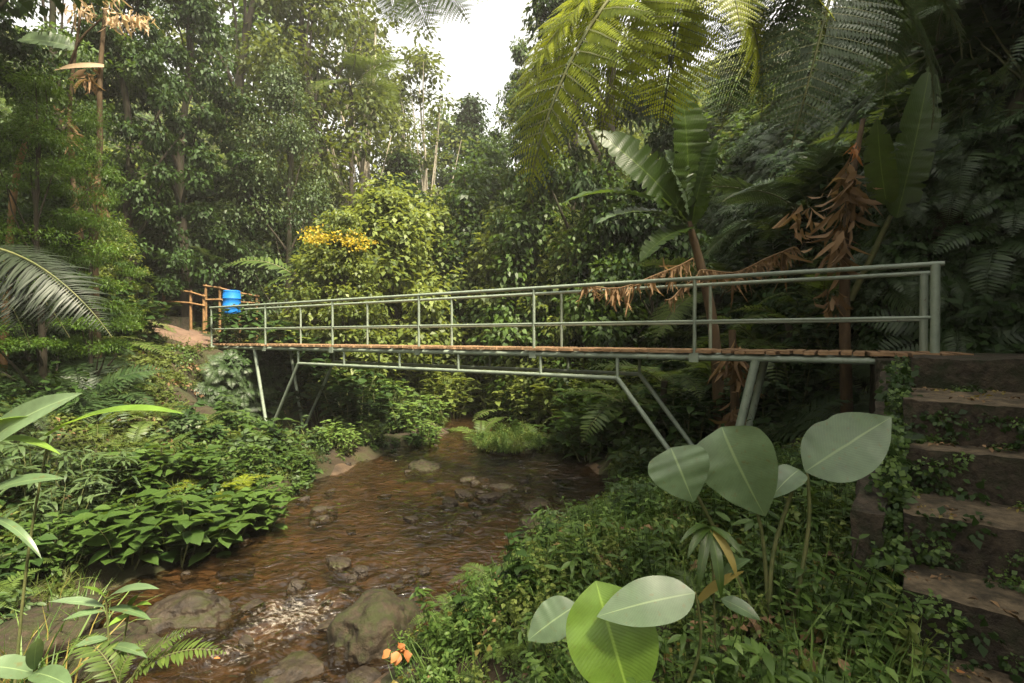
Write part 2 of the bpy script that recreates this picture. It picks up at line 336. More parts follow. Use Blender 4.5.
def make_shrub(H, R, nst, L, W, leaf, prof=OVATE4, stem='stem', per=16, droop=.35, pin=False, whorl=False):
    st, fo = MB(), MB()
    for i in range(nst):
        a = i*2.4+rng.normal(0, .3); q = R*math.sqrt((i+.5)/nst)*.85
        h = H*(1-.45*(q/R)**2)*rng.uniform(.75, 1.05)
        tip = np.array([q*math.cos(a), q*math.sin(a), h]); p = wob((tip[0]*.15, tip[1]*.15, -.15), tip, 7, .02*H)
        st.tube(p, np.linspace(.012, .004, 7)*max(1, H), 5, cap=False)
        n = per; s = rng.uniform(.25, 1, n)**.7; s[:3] = (1, .98, .95)
        k = s*5.99; j = k.astype(int); j = np.minimum(j, 5); B = p[j]+(p[j+1]-p[j])*(k-j)[:, None]
        aa = np.arange(n)*2.4+rng.random(n); D = np.stack([np.cos(aa), np.sin(aa), rng.uniform(-.25, .5, n)], 1)
        U = np.array([0, 0, 1.0])+R3(n, .2); sz = rng.uniform(.6, 1.15, n)
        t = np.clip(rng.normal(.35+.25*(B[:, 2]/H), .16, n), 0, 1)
        if pin:                                      # each "leaf" is a pinnate spray
            for b, d, u, z, tt in zip(B, unit(D), U, sz, t):
                m = 9; ss = np.repeat(np.linspace(.15, 1, m), 2); sg = np.tile([1, -1], m)
                side = np.cross(d, u); pp = b+d*(ss*L*z)[:, None]-np.array([0, 0, 1])*(ss**2*L*z*droop)[:, None]
                fo.leaves(pp, d*.5+side*sg[:, None]+R3(2*m, .1), u, L*.34*z*(1.15-.5*ss), W*z, 'diamond', .3, .2, np.clip(tt+rng.normal(0, .1, 2*m), 0, 1))
        else:
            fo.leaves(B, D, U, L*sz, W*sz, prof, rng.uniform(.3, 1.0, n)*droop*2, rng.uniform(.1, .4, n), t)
    return [('stem', st.build('shrub_stem', stem)), ('foliage', fo.build('shrub_foliage', leaf))], H

def frond_mesh(name, L=1.0, npin=22, plen=.26, droop=.9, rise=.5, leaf='fern', sub=0, wid=.022, mid='stem', sag=.35, keel=.15):
    mb = MB(); k = 16; s = np.linspace(0, 1, k)
    ang = rise-droop*1.6*s; dx = np.cos(ang); dz = np.sin(ang)
    x = np.concatenate([[0], np.cumsum((dx[1:]+dx[:-1])/2)])*L/(k-1); z = np.concatenate([[0], np.cumsum((dz[1:]+dz[:-1])/2)])*L/(k-1)
    y = np.sin(s*2.2)*.04*L*rng.normal()
    rp = np.stack([x, y, z], 1)
    mb.tube(rp, np.linspace(.0085, .0025, k)*L, 4, mi=1, cap=False)
    ss = np.linspace(.14, .985, npin); kk = ss*(k-1.001); j = kk.astype(int); B = rp[j]+(rp[j+1]-rp[j])*(kk-j)[:, None]
    T = unit(np.gradient(rp, axis=0))[j]; side = unit(np.cross(T, np.array([0, 0, 1.0]))); up = np.cross(side, T)
    pl = plen*L*np.clip(np.sin(np.clip(ss*.92+.1, 0, 1)*math.pi)**.75, .08, 1)*rng.uniform(.9, 1.08, npin)
    for sg in (1, -1):
        D = side*sg+T*.38+up*keel+R3(npin, .05)
        if not sub:
            mb.leaves(B, D, up, pl, wid*L*np.clip(pl/(plen*L), .45, 1), LANCE, sag*rng.uniform(.6, 1.4, npin), .1, np.clip(rng.normal(.5, .17, npin), 0, 1))
        else:
            D = unit(D)
            for b, d, u, p, tt in zip(B, D, up, pl, T):
                m = max(4, int(sub*p/(plen*L))); q = np.linspace(.06, .97, m)
                th = sag*q; cen = b+d*(p*q)[:, None]-np.array([0, 0, 1.0])*(sag*.5*q**2*p)[:, None]
                sl = p*.19*np.clip(1.1-q, .12, 1)
                t0 = np.clip(rng.normal(.5, .15), 0, 1)
                for g2 in (1, -1):
                    mb.leaves(cen, tt*g2+d*.35+R3(m, .04)-np.array([0, 0, .1]), u, sl, p/m*.43, 'diamond', .3, .1, np.clip(t0+rng.normal(0, .08, m), 0, 1))
                mb.leaves(b[None], d[None], u[None], p, .0022*L, BLADE, sag, .0, .3, mi=1)
    me = mb.build(name, leaf, mid); me['tip'] = [float(q) for q in rp[-1]]
    return me

# ------------------------------------------------------------------ terrain
YS = np.array([-300, -20, -6, 0, 3.85, 5.06, 6.25, 8.2, 10, 11.5, 12.9, 15, 18.2, 23, 32, 45, 300.])
CXT = np.array([-60, -6, -3.1, -2.8, -2.45, -2.2, -1.65, -1.0, -.85, -.55, -.35, -.4, -.75, -1.9, -5, -6, -6.])
HWT = np.array([2, 2, 1.7, 1.65, 1.6, 1.75, 2.2, 2.5, 2.65, 2.2, 1.6, 1.6, 1.6, 1.5, 1.4, 1.4, 1.4])
P0 = np.array([4.75, 5.75]); BD = np.array([-.838, .5457]); BD /= np.linalg.norm(BD); BN = np.array([-BD[1], BD[0]])*-1   # BN points away from the camera
if BN[1] < 0: BN = -BN
SPAN = 2.615; DECK = EYE-.18
STAIRS = [(.48, 3.9), (.78, 3.63), (1.08, 3.16), (1.38, 2.79), (1.68, 2.6)]      # drop below the eye, depth of the left front corner
SE = np.array([.78, -.62]); SE /= np.linalg.norm(SE)                              # along a tread, to the right
SB = np.array([.62, .78]); SB /= np.linalg.norm(SB)                               # up the flight

def sst(a, b, x): t = np.clip((x-a)/(b-a), 0, 1); return t*t*(3-2*t)
def hnoise(X, Y):
    return (np.sin(X*1.7+Y*.6)*np.sin(Y*1.3-X*.4)*.5+np.sin(X*.53+1.3)*np.sin(Y*.47+.7)+.35*np.sin(X*3.9+Y*2.1)*np.sin(Y*4.3-X*1.7))
def hz(X, Y):
    X = np.asarray(X, float); Y = np.asarray(Y, float)
    cx = np.interp(Y, YS, CXT); hw = np.interp(Y, YS, HWT); e = X-cx
    wig = .18*np.sin(Y*1.9+1)+.12*np.sin(Y*4.3+X)
    d = np.abs(e)-hw+wig
    zl = np.interp(d, [-3, -.7, 0, .4, 1.2, 3, 5, 6.6, 9.5, 12, 17, 26, 60, 400], [-.32, -.2, -.02, .26, .45, 1.0, 1.85, 2.3, 3.0, 4.2, 9.0, 16, 32, 40])
    zrf = np.interp(d, [-3, -.7, 0, .4, 2.4, 3.2, 5, 8, 12, 20, 60, 400], [-.32, -.2, -.02, .18, .5, 1.3, 4.2, 9.0, 13.5, 20, 36, 40])
    zrn = np.interp(d, [-3, -.7, 0, .5, 1.2, 2.0, 4.5, 6.5, 9, 14, 60, 400], [-.32, -.2, -.02, .4, .8, .9, .95, 2.6, 7.5, 13, 36, 40])
    wf = sst(4.2, 6.6, Y); zr = zrn*(1-wf)+zrf*wf
    z = np.where(e < 0, zl, zr)
    back = sst(40, 75, Y)*14                           # the valley closes far upstream
    z = np.where(d > 0, z+back*sst(0, 6, d), z+back*.2)
    z = z+np.clip(d, 0, 3)/3*.13*hnoise(X, Y)
    # dark hollow under the far half of the bridge
    q = np.sqrt(((X+5.0)/2.5)**2+((Y-12.7)/1.9)**2); k = sst(1.25, .8, q)
    z = np.where(k > 0, np.minimum(z, z*(1-k)+(.12+.1*hnoise(X*2, Y*2))*k), z)
    rx, ry = X-P0[0], Y-P0[1]
    u = -(rx*BD[0]+ry*BD[1]); v = rx*BN[0]+ry*BN[1]
    k = sst(-14.2, -13.8, u)*sst(-.2, -.6, u)*sst(-1.0, -.5, v)*sst(2.2, 1.5, v)
    z = np.where(k > 0, np.minimum(z, z*(1-k)+1.15*k), z)
    # cut for the stairs, the landing and the bridge abutment
    rx, ry = X-P0[0], Y-P0[1]
    u = -(rx*BD[0]+ry*BD[1]); v = rx*BN[0]+ry*BN[1]
    inl = sst(-.75, -.45, u)*sst(3.8, 3.2, u)*sst(-5.2, -4.6, v)*sst(1.9, 1.5, v)
    z = np.where(inl > 0, np.minimum(z, z*(1-inl)+.55*inl), z)
    return z
def gz(x, y): return float(hz(np.array([x]), np.array([y]))[0])
def wdist(X, Y):
    cx = np.interp(Y, YS, CXT); hw = np.interp(Y, YS, HWT); return np.abs(X-cx)-hw
def hnorm(X, Y):
    e = .15; return unit(np.stack([-(hz(X+e, Y)-hz(X-e, Y))/(2*e), -(hz(X, Y+e)-hz(X, Y-e))/(2*e), np.ones_like(X)], -1))

def axis(a, b, fine, far, grow=1.25):
    c = list(np.arange(a, b, fine)); st = fine
    while c[-1] < far: st *= grow; c.append(c[-1]+st)
    st = fine
    while c[0] > -far: st *= grow; c.insert(0, c[0]-st)
    return np.array(c)
ax, ay = axis(-16, 14, .2, 300), axis(-3, 30, .2, 300)
GX, GY = np.meshgrid(ax, ay, indexing='ij'); GZ = hz(GX, GY)
mb = MB(); na, nb = GX.shape; idx = np.arange(na*nb).reshape(na, nb)
mb.add(np.stack([GX, GY, GZ], -1).reshape(-1, 3), np.stack([idx[:-1, :-1], idx[1:, :-1], idx[1:, 1:], idx[:-1, 1:]], -1).reshape(-1, 4))
tag(part('ground', mb.build('ground', 'ground')), 'dark brown earth of the stream valley under all the plants', 'ground', kind='structure')

# water: a rippled see-through sheet with a brown bed underneath
def water_mat():
    m = bpy.data.materials.new('stream_water'); m.use_nodes = True; t = m.node_tree; t.nodes.clear()
    out = t.nodes.new('ShaderNodeOutputMaterial'); tc = t.nodes.new('ShaderNodeTexCoord')
    mp = t.nodes.new('ShaderNodeMapping'); mp.inputs['Scale'].default_value = (1.0, 1.7, 1); mp.inputs['Rotation'].default_value = (0, 0, .25); lk(t, tc.outputs['Object'], mp.inputs[0])
    n1 = t.nodes.new('ShaderNodeTexNoise'); n1.inputs['Scale'].default_value = 4.6; n1.inputs['Detail'].default_value = 2.5; n1.inputs['Roughness'].default_value = .6; n1.inputs['Distortion'].default_value = .5
    lk(t, mp.outputs[0], n1.inputs['Vector'])
    bp = t.nodes.new('ShaderNodeBump'); bp.inputs['Strength'].default_value = 1.0; bp.inputs['Distance'].default_value = .085; lk(t, n1.outputs[0], bp.inputs['Height'])
    gl = t.nodes.new('ShaderNodeBsdfGlossy'); gl.inputs['Roughness'].default_value = .03; lk(t, bp.outputs[0], gl.inputs['Normal'])
    tp = t.nodes.new('ShaderNodeBsdfTransparent'); tp.inputs[0].default_value = (.70, .58, .42, 1)
    df = t.nodes.new('ShaderNodeBsdfDiffuse'); df.inputs[0].default_value = (.055, .034, .017, 1)
    mud = t.nodes.new('ShaderNodeMixShader'); mud.inputs[0].default_value = .10; lk(t, tp.outputs[0], mud.inputs[1]); lk(t, df.outputs[0], mud.inputs[2])
    fr = t.nodes.new('ShaderNodeFresnel'); fr.inputs[0].default_value = 1.55; lk(t, bp.outputs[0], fr.inputs['Normal'])
    s1 = t.nodes.new('ShaderNodeMixShader'); lk(t, fr.outputs[0], s1.inputs[0]); lk(t, mud.outputs[0], s1.inputs[1]); lk(t, gl.outputs[0], s1.inputs[2])
    # foam where the water breaks over stones
    at = t.nodes.new('ShaderNodeAttribute'); at.attribute_name = 'tint'
    n2 = t.nodes.new('ShaderNodeTexNoise'); n2.inputs['Scale'].default_value = 14; n2.inputs['Detail'].default_value = 8; n2.inputs['Roughness'].default_value = .8; n2.inputs['Distortion'].default_value = .3
    lk(t, mp.outputs[0], n2.inputs['Vector'])
    ad = t.nodes.new('ShaderNodeMath'); ad.operation = 'MULTIPLY_ADD'; ad.inputs[1].default_value = .30; lk(t, at.outputs['Fac'], ad.inputs[0]); lk(t, n2.outputs[0], ad.inputs[2])
    r = t.nodes.new('ShaderNodeMapRange'); r.inputs[1].default_value = .81; r.inputs[2].default_value = 1.02; r.inputs[4].default_value = .42; lk(t, ad.outputs[0], r.inputs[0])
    fo = t.nodes.new('ShaderNodeBsdfDiffuse'); fo.inputs[0].default_value = (.66, .60, .52, 1)
    s2 = t.nodes.new('ShaderNodeMixShader'); lk(t, r.outputs[0], s2.inputs[0]); lk(t, s1.outputs[0], s2.inputs[1]); lk(t, fo.outputs[0], s2.inputs[2])
    lk(t, s2.outputs[0], out.inputs[0]); return m
yy = np.concatenate([np.arange(-14, 26, .09), np.arange(26, 60, .6)]); ww_ = np.linspace(-1.28, 1.28, 46)
cx = np.interp(yy, YS, CXT)[:, None]; hw = np.interp(yy, YS, HWT)[:, None]
WX = cx+hw*ww_[None]; WY = np.repeat(yy[:, None], 46, 1)
foam = np.zeros_like(WX)
for fx, fy, fr_, fa in ((-2.05, 4.75, .75, 1.15), (-1.35, 4.35, .3, 1.2), (-2.3, 4.2, .6, 1), (-1.7, 5.4, .8, .7), (-.6, 7.6, 1.0, .55), (.3, 8.4, .9, .6), (-1.2, 9.3, 1.1, .5), (-1.2, 17.5, .9, .9), (-.2, 13.5, .8, .4), (.7, 9.6, .7, .55)):
    foam = np.maximum(foam, fa*np.exp(-((WX-fx)**2+(WY-fy)**2)/fr_**2))
amp = .016+.03*foam
WZ = amp*(np.sin(WX*9+WY*3+2*np.sin(WY*1.7))*np.sin(WY*7-WX*2.3)+.7*np.sin(WX*17-WY*5)*np.sin(WY*13+WX*4))+.02*sst(10, 30, WY)+sst(40, 75, WY)*14*.2
mb = MB(); idx = np.arange(WX.size).reshape(WX.shape)
mb.add(np.stack([WX, WY, WZ], -1).reshape(-1, 3), np.stack([idx[:-1, :-1], idx[:-1, 1:], idx[1:, 1:], idx[1:, :-1]], -1).reshape(-1, 4), tint=foam.ravel())
tag(part('stream_water', mb.build('stream_water', water_mat())), 'shallow brown stream with small white ripples running under the bridge', 'stream', kind='structure')
# bed
bedm = solid_mat('stream_bed', (0.009, 0.007, 0.005), (0.098, 0.064, 0.037), scale=3.2, rough=.7, bump=.8, detail=10, c3=(0.035, 0.028, 0.015), s3=1.3, t3=(.5, .66), bdist=.05)
n = 0
BX = cx+hw*ww_[None]*1.02; BZ = hz(BX, WY)+.012
BZ = np.where(wdist(BX, WY) < -.02, BZ, BZ-.08)
mb = MB(); mb.add(np.stack([BX, WY, BZ], -1).reshape(-1, 3), np.stack([idx[:-1, :-1], idx[:-1, 1:], idx[1:, 1:], idx[1:, :-1]], -1).reshape(-1, 4))
tag(part('stream_bed', mb.build('stream_bed', bedm)), 'reddish brown gravel bed showing through the shallow stream', 'stream bed', kind='structure')

# red earth path at the far bridge end
def patch(name, poly, mat, lift=.02, res=.18, lab='', cat='path'):
    poly = np.array(poly); x0, y0 = poly.min(0)-.3; x1, y1 = poly.max(0)+.3
    X, Y = np.meshgrid(np.arange(x0, x1, res), np.arange(y0, y1, res), indexing='ij')
    inside = np.zeros(X.shape, bool); j = len(poly)-1
    XX, YY = X+.13*np.sin(Y*5+X*2), Y+.13*np.sin(X*4.3)
    for i in range(len(poly)):
        a, b = poly[i], poly[j]; j = i
        cnd = ((a[1] > YY) != (b[1] > YY)) & (XX < (b[0]-a[0])*(YY-a[1])/(b[1]-a[1]+1e-12)+a[0]); inside ^= cnd
    Z = hz(X, Y)+lift; id_ = np.arange(X.size).reshape(X.shape)
    f = inside[:-1, :-1] & inside[1:, :-1] & inside[1:, 1:] & inside[:-1, 1:]
    q = np.stack([id_[:-1, :-1], id_[1:, :-1], id_[1:, 1:], id_[:-1, 1:]], -1)[f]
    m_ = MB(); m_.add(np.stack([X, Y, Z], -1).reshape(-1, 3), q)
    return tag(part(name, m_.build(name, mat)), lab, cat, kind='structure')
PATHPOLY = [(-8.1, 13.6), (-7.7, 15.0), (-9.6, 16.4), (-11.6, 18.6), (-13.4, 19.3), (-13.6, 18.0), (-12.4, 16.4), (-11.4, 14.6), (-9.8, 13.6)]
patch('dirt_path', PATHPOLY, 'path', lab='trodden red earth path at the far end of the footbridge')
def in_path(X, Y, grow=1.0):
    c = np.array(PATHPOLY).mean(0); poly = c+(np.array(PATHPOLY)-c)*grow; ins = np.zeros(np.shape(X), bool); j = len(poly)-1
    for i in range(len(poly)):
        a, b = poly[i], poly[j]; j = i
        ins ^= ((a[1] > Y) != (b[1] > Y)) & (X < (b[0]-a[0])*(Y-a[1])/(b[1]-a[1]+1e-12)+a[0])
    return ins

# ------------------------------------------------------------------ footbridge
def bp3(t, v=0.0, z=0.0):                    # t in spans from the near right end, v across (0 = near railing), z above the deck
    q = P0+BD*SPAN*t+BN*v; return np.array([q[0], q[1], DECK+z])
br = thing('footbridge', 'long green grey steel footbridge with pipe railings and plank deck over the stream', 'footbridge', (P0[0], P0[1], DECK))
BOFF = np.array([P0[0], P0[1], DECK])
def pipe(name, parent, pts, r, sides=10, mat='paint'):
    m_ = MB(); m_.tube(np.array(pts)-BOFF, r, sides); return part(name, m_.build(name, mat), parent)
def pipe_k(name, parent, a, b, r, k=2, sides=10): return pipe(name, parent, np.linspace(a, b, k), r, sides)
mb = MB(); L_ = SPAN*6.0; npl = 118
ang = math.atan2(BD[1], BD[0])
for i in range(npl):
    t = (i+.5)/npl*6.02-.12; wv = rng.uniform(.105, .13)
    a2 = ang+rng.normal(0, .03); Rz = [[math.cos(a2), -math.sin(a2), 0], [math.sin(a2), math.cos(a2), 0], [0, 0, 1]]
    c = bp3(t, .5+rng.normal(0, .012), -.022+rng.normal(0, .004))-BOFF
    mb.box(c, (wv, 1.12+rng.normal(0, .025), .042), Rz, tint=rng.random())
part('deck', mb.build('deck', 'deck'), br)
for v in (0.0, 1.0):
    pipe_k('side_beam', br, bp3(.16, v, -.105), bp3(6.0, v, -.105), .042, 12)
    rl = part('railing', bpy.data.meshes.new('railing'), br)
    m_ = MB(); m_.tube(np.linspace(bp3(-.03, v, 1.0), bp3(6.03, v, 1.0), 14)-BOFF, .029, 10); rl.data = m_.build('railing', 'paint')
    pipe_k('mid_rail', rl, bp3(0, v, .40), bp3(6.0, v, .40), .020, 14)
    for t in range(7):
        pipe_k('post', rl, bp3(t, v, -.1 if t else -.25), bp3(t, v, .995), .046 if t == 0 else .025, 2)
    for t in range(1, 7):
        bm_ = MB(); c_ = bp3(t, v, -.105)-BOFF-np.array([BN[0], BN[1], 0])*(.045 if v == 0 else -.045)
        bm_.box(c_, (.13, .014, .13), [[BD[0], -BD[1], 0], [BD[1], BD[0], 0], [0, 0, 1]]); part('bracket', bm_.build('bracket', 'paint'), rl)
    tr = part('truss', bpy.data.meshes.new('truss'), br)
    m_ = MB(); m_.tube(np.linspace(bp3(1.435, v, -.445), bp3(4.48, v, -.445), 8)-BOFF, .034, 10); tr.data = m_.build('lower_chord', 'paint')
    for t in (1.435, 1.95, 2.62, 3.2, 3.85, 4.48):
        pipe_k('hanger', tr, bp3(t, v, -.445), bp3(t, v, -.1), .026)
    pipe_k('strut', tr, bp3(1.435, v, -.445), bp3(.88, v, -2.3), .036)
    pipe_k('strut', tr, bp3(.70, v, -.12), bp3(.88, v, -2.3), .056 if v == 0 else .05)
    pipe_k('strut', tr, bp3(4.48, v, -.445), bp3(4.96, v, -2.3), .036)
    pipe_k('strut', tr, bp3(5.19, v, -.12), bp3(4.96, v, -2.3), .04)
for t in (.2, 1.1, 2.0, 2.9, 3.8, 4.7, 5.6):
    pipe_k('cross_beam', br, bp3(t, 0, -.09), bp3(t, 1, -.09), .03)

# ------------------------------------------------------------------ stairs, landing, abutment
def rough_slab(name, corners, ztop, zbot, mats, amp=.02, res=.09):
    # corners: a,b,c,d counter-clockwise in plan; a rough edged solid
    a, b, c, d = [np.array(p, float) for p in corners]
    nu = max(2, int(np.linalg.norm(b-a)/res)); nv = max(2, int(np.linalg.norm(d-a)/res)); nw = max(2, int((ztop-zbot)/res))
    m_ = MB()
    def disp(p):
        o = np.array([noise.noise_vector(Vector(q)*3.1) for q in p])*amp*.55+np.array([noise.noise_vector(Vector(q)*11.0) for q in p])*amp*.6+np.array([noise.noise_vector(Vector(q)*27.0) for q in p])*amp*.3
        return p+o
    def face(fn, n1, n2, mi):
        s, t = np.meshgrid(np.linspace(0, 1, n1+1), np.linspace(0, 1, n2+1), indexing='ij')
        p = fn(s.ravel(), t.ravel()); id_ = np.arange(p.shape[0]).reshape(n1+1, n2+1)
        m_.add(disp(p), np.stack([id_[:-1, :-1], id_[1:, :-1], id_[1:, 1:], id_[:-1, 1:]], -1), mi=mi)
    def quadp(s, t): return ((1-s)*(1-t))[:, None]*a+(s*(1-t))[:, None]*b+(s*t)[:, None]*c+((1-s)*t)[:, None]*d
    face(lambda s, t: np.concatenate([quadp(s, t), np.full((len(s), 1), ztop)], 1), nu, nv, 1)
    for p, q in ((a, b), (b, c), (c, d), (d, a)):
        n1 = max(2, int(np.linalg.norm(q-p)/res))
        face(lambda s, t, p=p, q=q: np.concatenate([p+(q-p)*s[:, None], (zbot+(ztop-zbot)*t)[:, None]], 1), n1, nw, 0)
    return m_.build(name, *mats)
sc_ = [np.array([(905-512)/F*Z, Z]) for _, Z in STAIRS]
LFC = np.array([(912-512)/F*4.85, 4.85])
st = thing('concrete_stairs', 'worn concrete stairs with mossy dark risers climbing to the near end of the footbridge', 'stairs', (2.6, 3.4, .6))
SO = np.array([2.6, 3.4])
fronts = [LFC]+sc_
for i, (drop, Z) in enumerate(STAIRS):
    a = sc_[i]; wdt = 3.2
    back = fronts[i]+SB*.25; dep = np.dot(back-a, SB)
    c4 = [a, a+SE*wdt, a+SE*wdt+SB*dep, a+SB*dep]
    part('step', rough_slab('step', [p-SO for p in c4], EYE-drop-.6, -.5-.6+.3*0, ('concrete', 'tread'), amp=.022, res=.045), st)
# bottom ground slab ahead of the last step
a = LFC; c4 = [a, a+SE*3.6, a+SE*3.6+SB*2.4, a+SB*2.4]
part('landing', rough_slab('landing', [p-SO for p in c4], DECK-.02-.6, -.6, ('concrete', 'concrete'), amp=.022), st)
# stepped side wall
ab = thing('abutment_wall', 'stained upright abutment wall carrying the near end of the footbridge', 'wall', (4.2, 6.2, 0))
A0 = P0+BD*.55-BN*.28; c4 = [A0, A0-BD*1.3, A0-BD*1.3+BN*1.55, A0+BN*1.55]
part('wall', rough_slab('abutment', [p-np.array([4.2, 6.2]) for p in c4], DECK-.07, .1, ('concrete', 'concrete'), amp=.03), ab)
ab2 = thing('retaining_wall', 'narrow brown retaining wall with creepers down the left side of the stairs', 'wall', (2.4, 3.8, 0))
w0 = np.array([(852-512)/F*3.2, 3.2]); w1 = np.array([(884-512)/F*5.3, 5.3]); nn = np.array([1, -.75]); nn /= np.linalg.norm(nn)
c4 = [w0, w0+nn*.16, w1+nn*.16, w1]
m_ = rough_slab('retaining_wall', [p-np.array([2.4, 3.8]) for p in c4], DECK-.1, .2, ('concrete', 'concrete'), amp=.03, res=.08)
vv = np.zeros(len(m_.vertices)*3, np.float32); m_.vertices.foreach_get('co', vv); vv = vv.reshape(-1, 3)
sl = np.clip((vv[:, 1]+3.8-3.2)/2.1, 0, 1); vv[:, 2] = .2+(vv[:, 2]-.2)*(.62+.38*sl); m_.vertices.foreach_set('co', vv.ravel()); m_.update()
part('wall', m_, ab2)

# ------------------------------------------------------------------ rocks
def rock_mesh(seed, sx, sy, sz, mat, rough=.28):
    import bmesh
    bm = bmesh.new(); bmesh.ops.create_icosphere(bm, subdivisions=5, radius=1)
    o = Vector((seed*7.3, seed*3.1, seed*1.7))
    for v in bm.verts:
        p = v.co.copy(); k = 1+rough*noise.noise(p*1.1+o)*1.3+rough*.5*noise.noise(p*2.6+o)+rough*.26*noise.noise(p*6+o)+rough*.16*noise.noise(p*14+o)+rough*.08*noise.noise(p*31+o)
        c = Vector((round(p.x*1.6)/1.6, round(p.y*1.6)/1.6, round(p.z*1.6)/1.6)); p = p.lerp(c, .12)*k
        v.co = Vector((p.x*sx, p.y*sy, (max(p.z, -.6) if p.z < .55 else .55+(p.z-.55)*.55)*sz))
    me = bpy.data.meshes.new('rock'); bm.to_mesh(me); bm.free(); me.materials.append(M[mat])
    for p in me.polygons: p.use_smooth = True
    return me
ROCKS = [
    (187, 614, .45, .28, .26, 'rock', 'flat topped brown boulder at the left edge of the stream'),
    (376, 634, .42, .36, .40, 'mossrock', 'round mossy boulder in the stream below the herb bank'),
    (286, 668, .34, .24, .14, 'rock', 'low wet rock with green slime near the bottom of the stream'),
    (455, 520, .17, .15, .12, 'rock', 'round dark stone standing alone in mid stream'),
    (424, 526, .11, .10, .07, 'rock', 'small dark stone left of the round mid stream stone'),
    (500, 485, .24, .16, .14, 'rock', 'jagged dark stone in the riffle below the grass islet'),
    (482, 478, .14, .12, .12, 'rock', 'pointed small stone at the head of the riffle'),
    (540, 522, .34, .22, .15, 'rock', 'dark wet stone against the right bank of the stream'),
    (322, 508, .22, .2, .14, 'rock', 'wet brown stone at the foot of the left leafy bank'),
    (425, 466, .36, .3, .2, 'mossrock', 'mossy lump at the tip of the left bank under the bridge'),
    (100, 652, .4, .32, .26, 'mossrock', 'mossy brown boulder behind the bottom left seedling'),
    (30, 662, .5, .4, .34, 'mossrock', 'broad mossy boulder in the bottom left corner'),
    (235, 560, .2, .15, .09, 'rock', 'small flat stone lying near the left stream edge'),
    (565, 478, .2, .16, .08, 'rock', 'flat stone in shallow water near the right bank'),
]
for i, (px, py, sx, sy, sz, mt, lab) in enumerate(ROCKS):
    Y = F*(EYE-.02)/(py-337); x = (px-512)/F*Y
    tag(part('rock', rock_mesh(i+1, sx, sy, sz, mt), None, None, (x, Y, max(gz(x, Y), -.12)+sz*.25), (0, 0, i*1.3)), lab, 'rock', 'rocks in and beside the stream')

# ------------------------------------------------------------------ far end: bamboo fence, drum, kerb
pf = P(232, 314, 17.0)
dz = gz(pf.x, pf.y)
dr = thing('drum', 'bright blue plastic drum beside the bamboo fence', 'drum', (pf.x, pf.y, max(dz, pf.z)-.02))
m_ = MB(); prof_ = [(.0, .23), (.02, .262), (.10, .268), (.26, .268), (.275, .28), (.30, .28), (.315, .268), (.5, .268), (.515, .28), (.54, .28), (.555, .268), (.70, .266), (.74, .255), (.755, .262), (.775, .262), (.78, .24)]
m_.tube([(0, 0, z) for z, r in prof_], [r for z, r in prof_], 26)
part('body', m_.build('drum_body', 'blue'), dr)
m_ = MB(); m_.tube([(0, 0, .772), (0, 0, .80)], [.245, .24], 26); part('lid', m_.build('drum_lid', 'blue'), dr)
def bamboo_fence(label, tops, Y0, Y1, hpost):
    # tops: list of (px, py_top, py_bottom); depth goes linearly from Y0 to Y1
    n = len(tops); ys = np.linspace(Y0, Y1, n); T = [np.array(P(x, y, d)) for (x, y, b), d in zip(tops, ys)]; Bt = [np.array(P(x, b, d)) for (x, y, b), d in zip(tops, ys)]
    o = Bt[0]; f = thing('bamboo_fence', label, 'fence', o, group='bamboo fences by the path')
    for a, b in zip(T, Bt):
        b = b.copy(); b[2] = min(b[2], gz(b[0], b[1]))-.1
        m_ = MB(); m_.tube(np.linspace(b, a+np.array([0, 0, .06]), 5)-o, .045, 8); part('post', m_.build('bamboo_post', 'bamboo'), f)
    for k, fr in enumerate((0.0, .48)):
        pts = np.array([a+(b-a)*fr for a, b in zip(T, Bt)]); e0 = pts[0]-(pts[1]-pts[0])*.12; e1 = pts[-1]+(pts[-1]-pts[-2])*.2
        pts = np.concatenate([[e0], pts, [e1]])+np.array([0, -.05, 0])
        m_ = MB(); m_.tube(pts-o, .032, 8); part('rail', m_.build('bamboo_rail', 'bamboo'), f)
bamboo_fence('short brown bamboo fence left of the path opening', [(164, 289, 314), (191, 292, 315), (204, 296, 316)], 17.5, 17.3, .9)
bamboo_fence('longer sloping bamboo fence running behind the blue drum', [(206, 286, 315), (220, 288, 312), (240, 293, 312), (257, 296, 311)], 17.8, 18.2, .9)
kc = P(160, 322, 16.3)
m_ = rough_slab('path_step', [(-.9, -.25), (.75, -.2), (.8, .2), (-.85, .25)], .18, -.3, ('concrete', 'concrete'), amp=.03, res=.12)
tag(part('path_step', m_, None, None, (kc.x, kc.y, gz(kc.x, kc.y)), (0, 0, .05)), 'low dark stone step crossing the red path', 'step')

# fallen branch on the right bank
pts = [P(538, 402, 15.5), P(556, 417, 14), P(585, 421, 12.6), P(640, 428, 11.4)]
m_ = MB(); m_.tube(np.array(pts), [.03, .045, .045, .03], 7)
tag(part('fallen_branch', m_.build('fallen_branch', 'brownstem')), 'thin bare fallen branch leaning over the right edge of the far stream', 'branch')

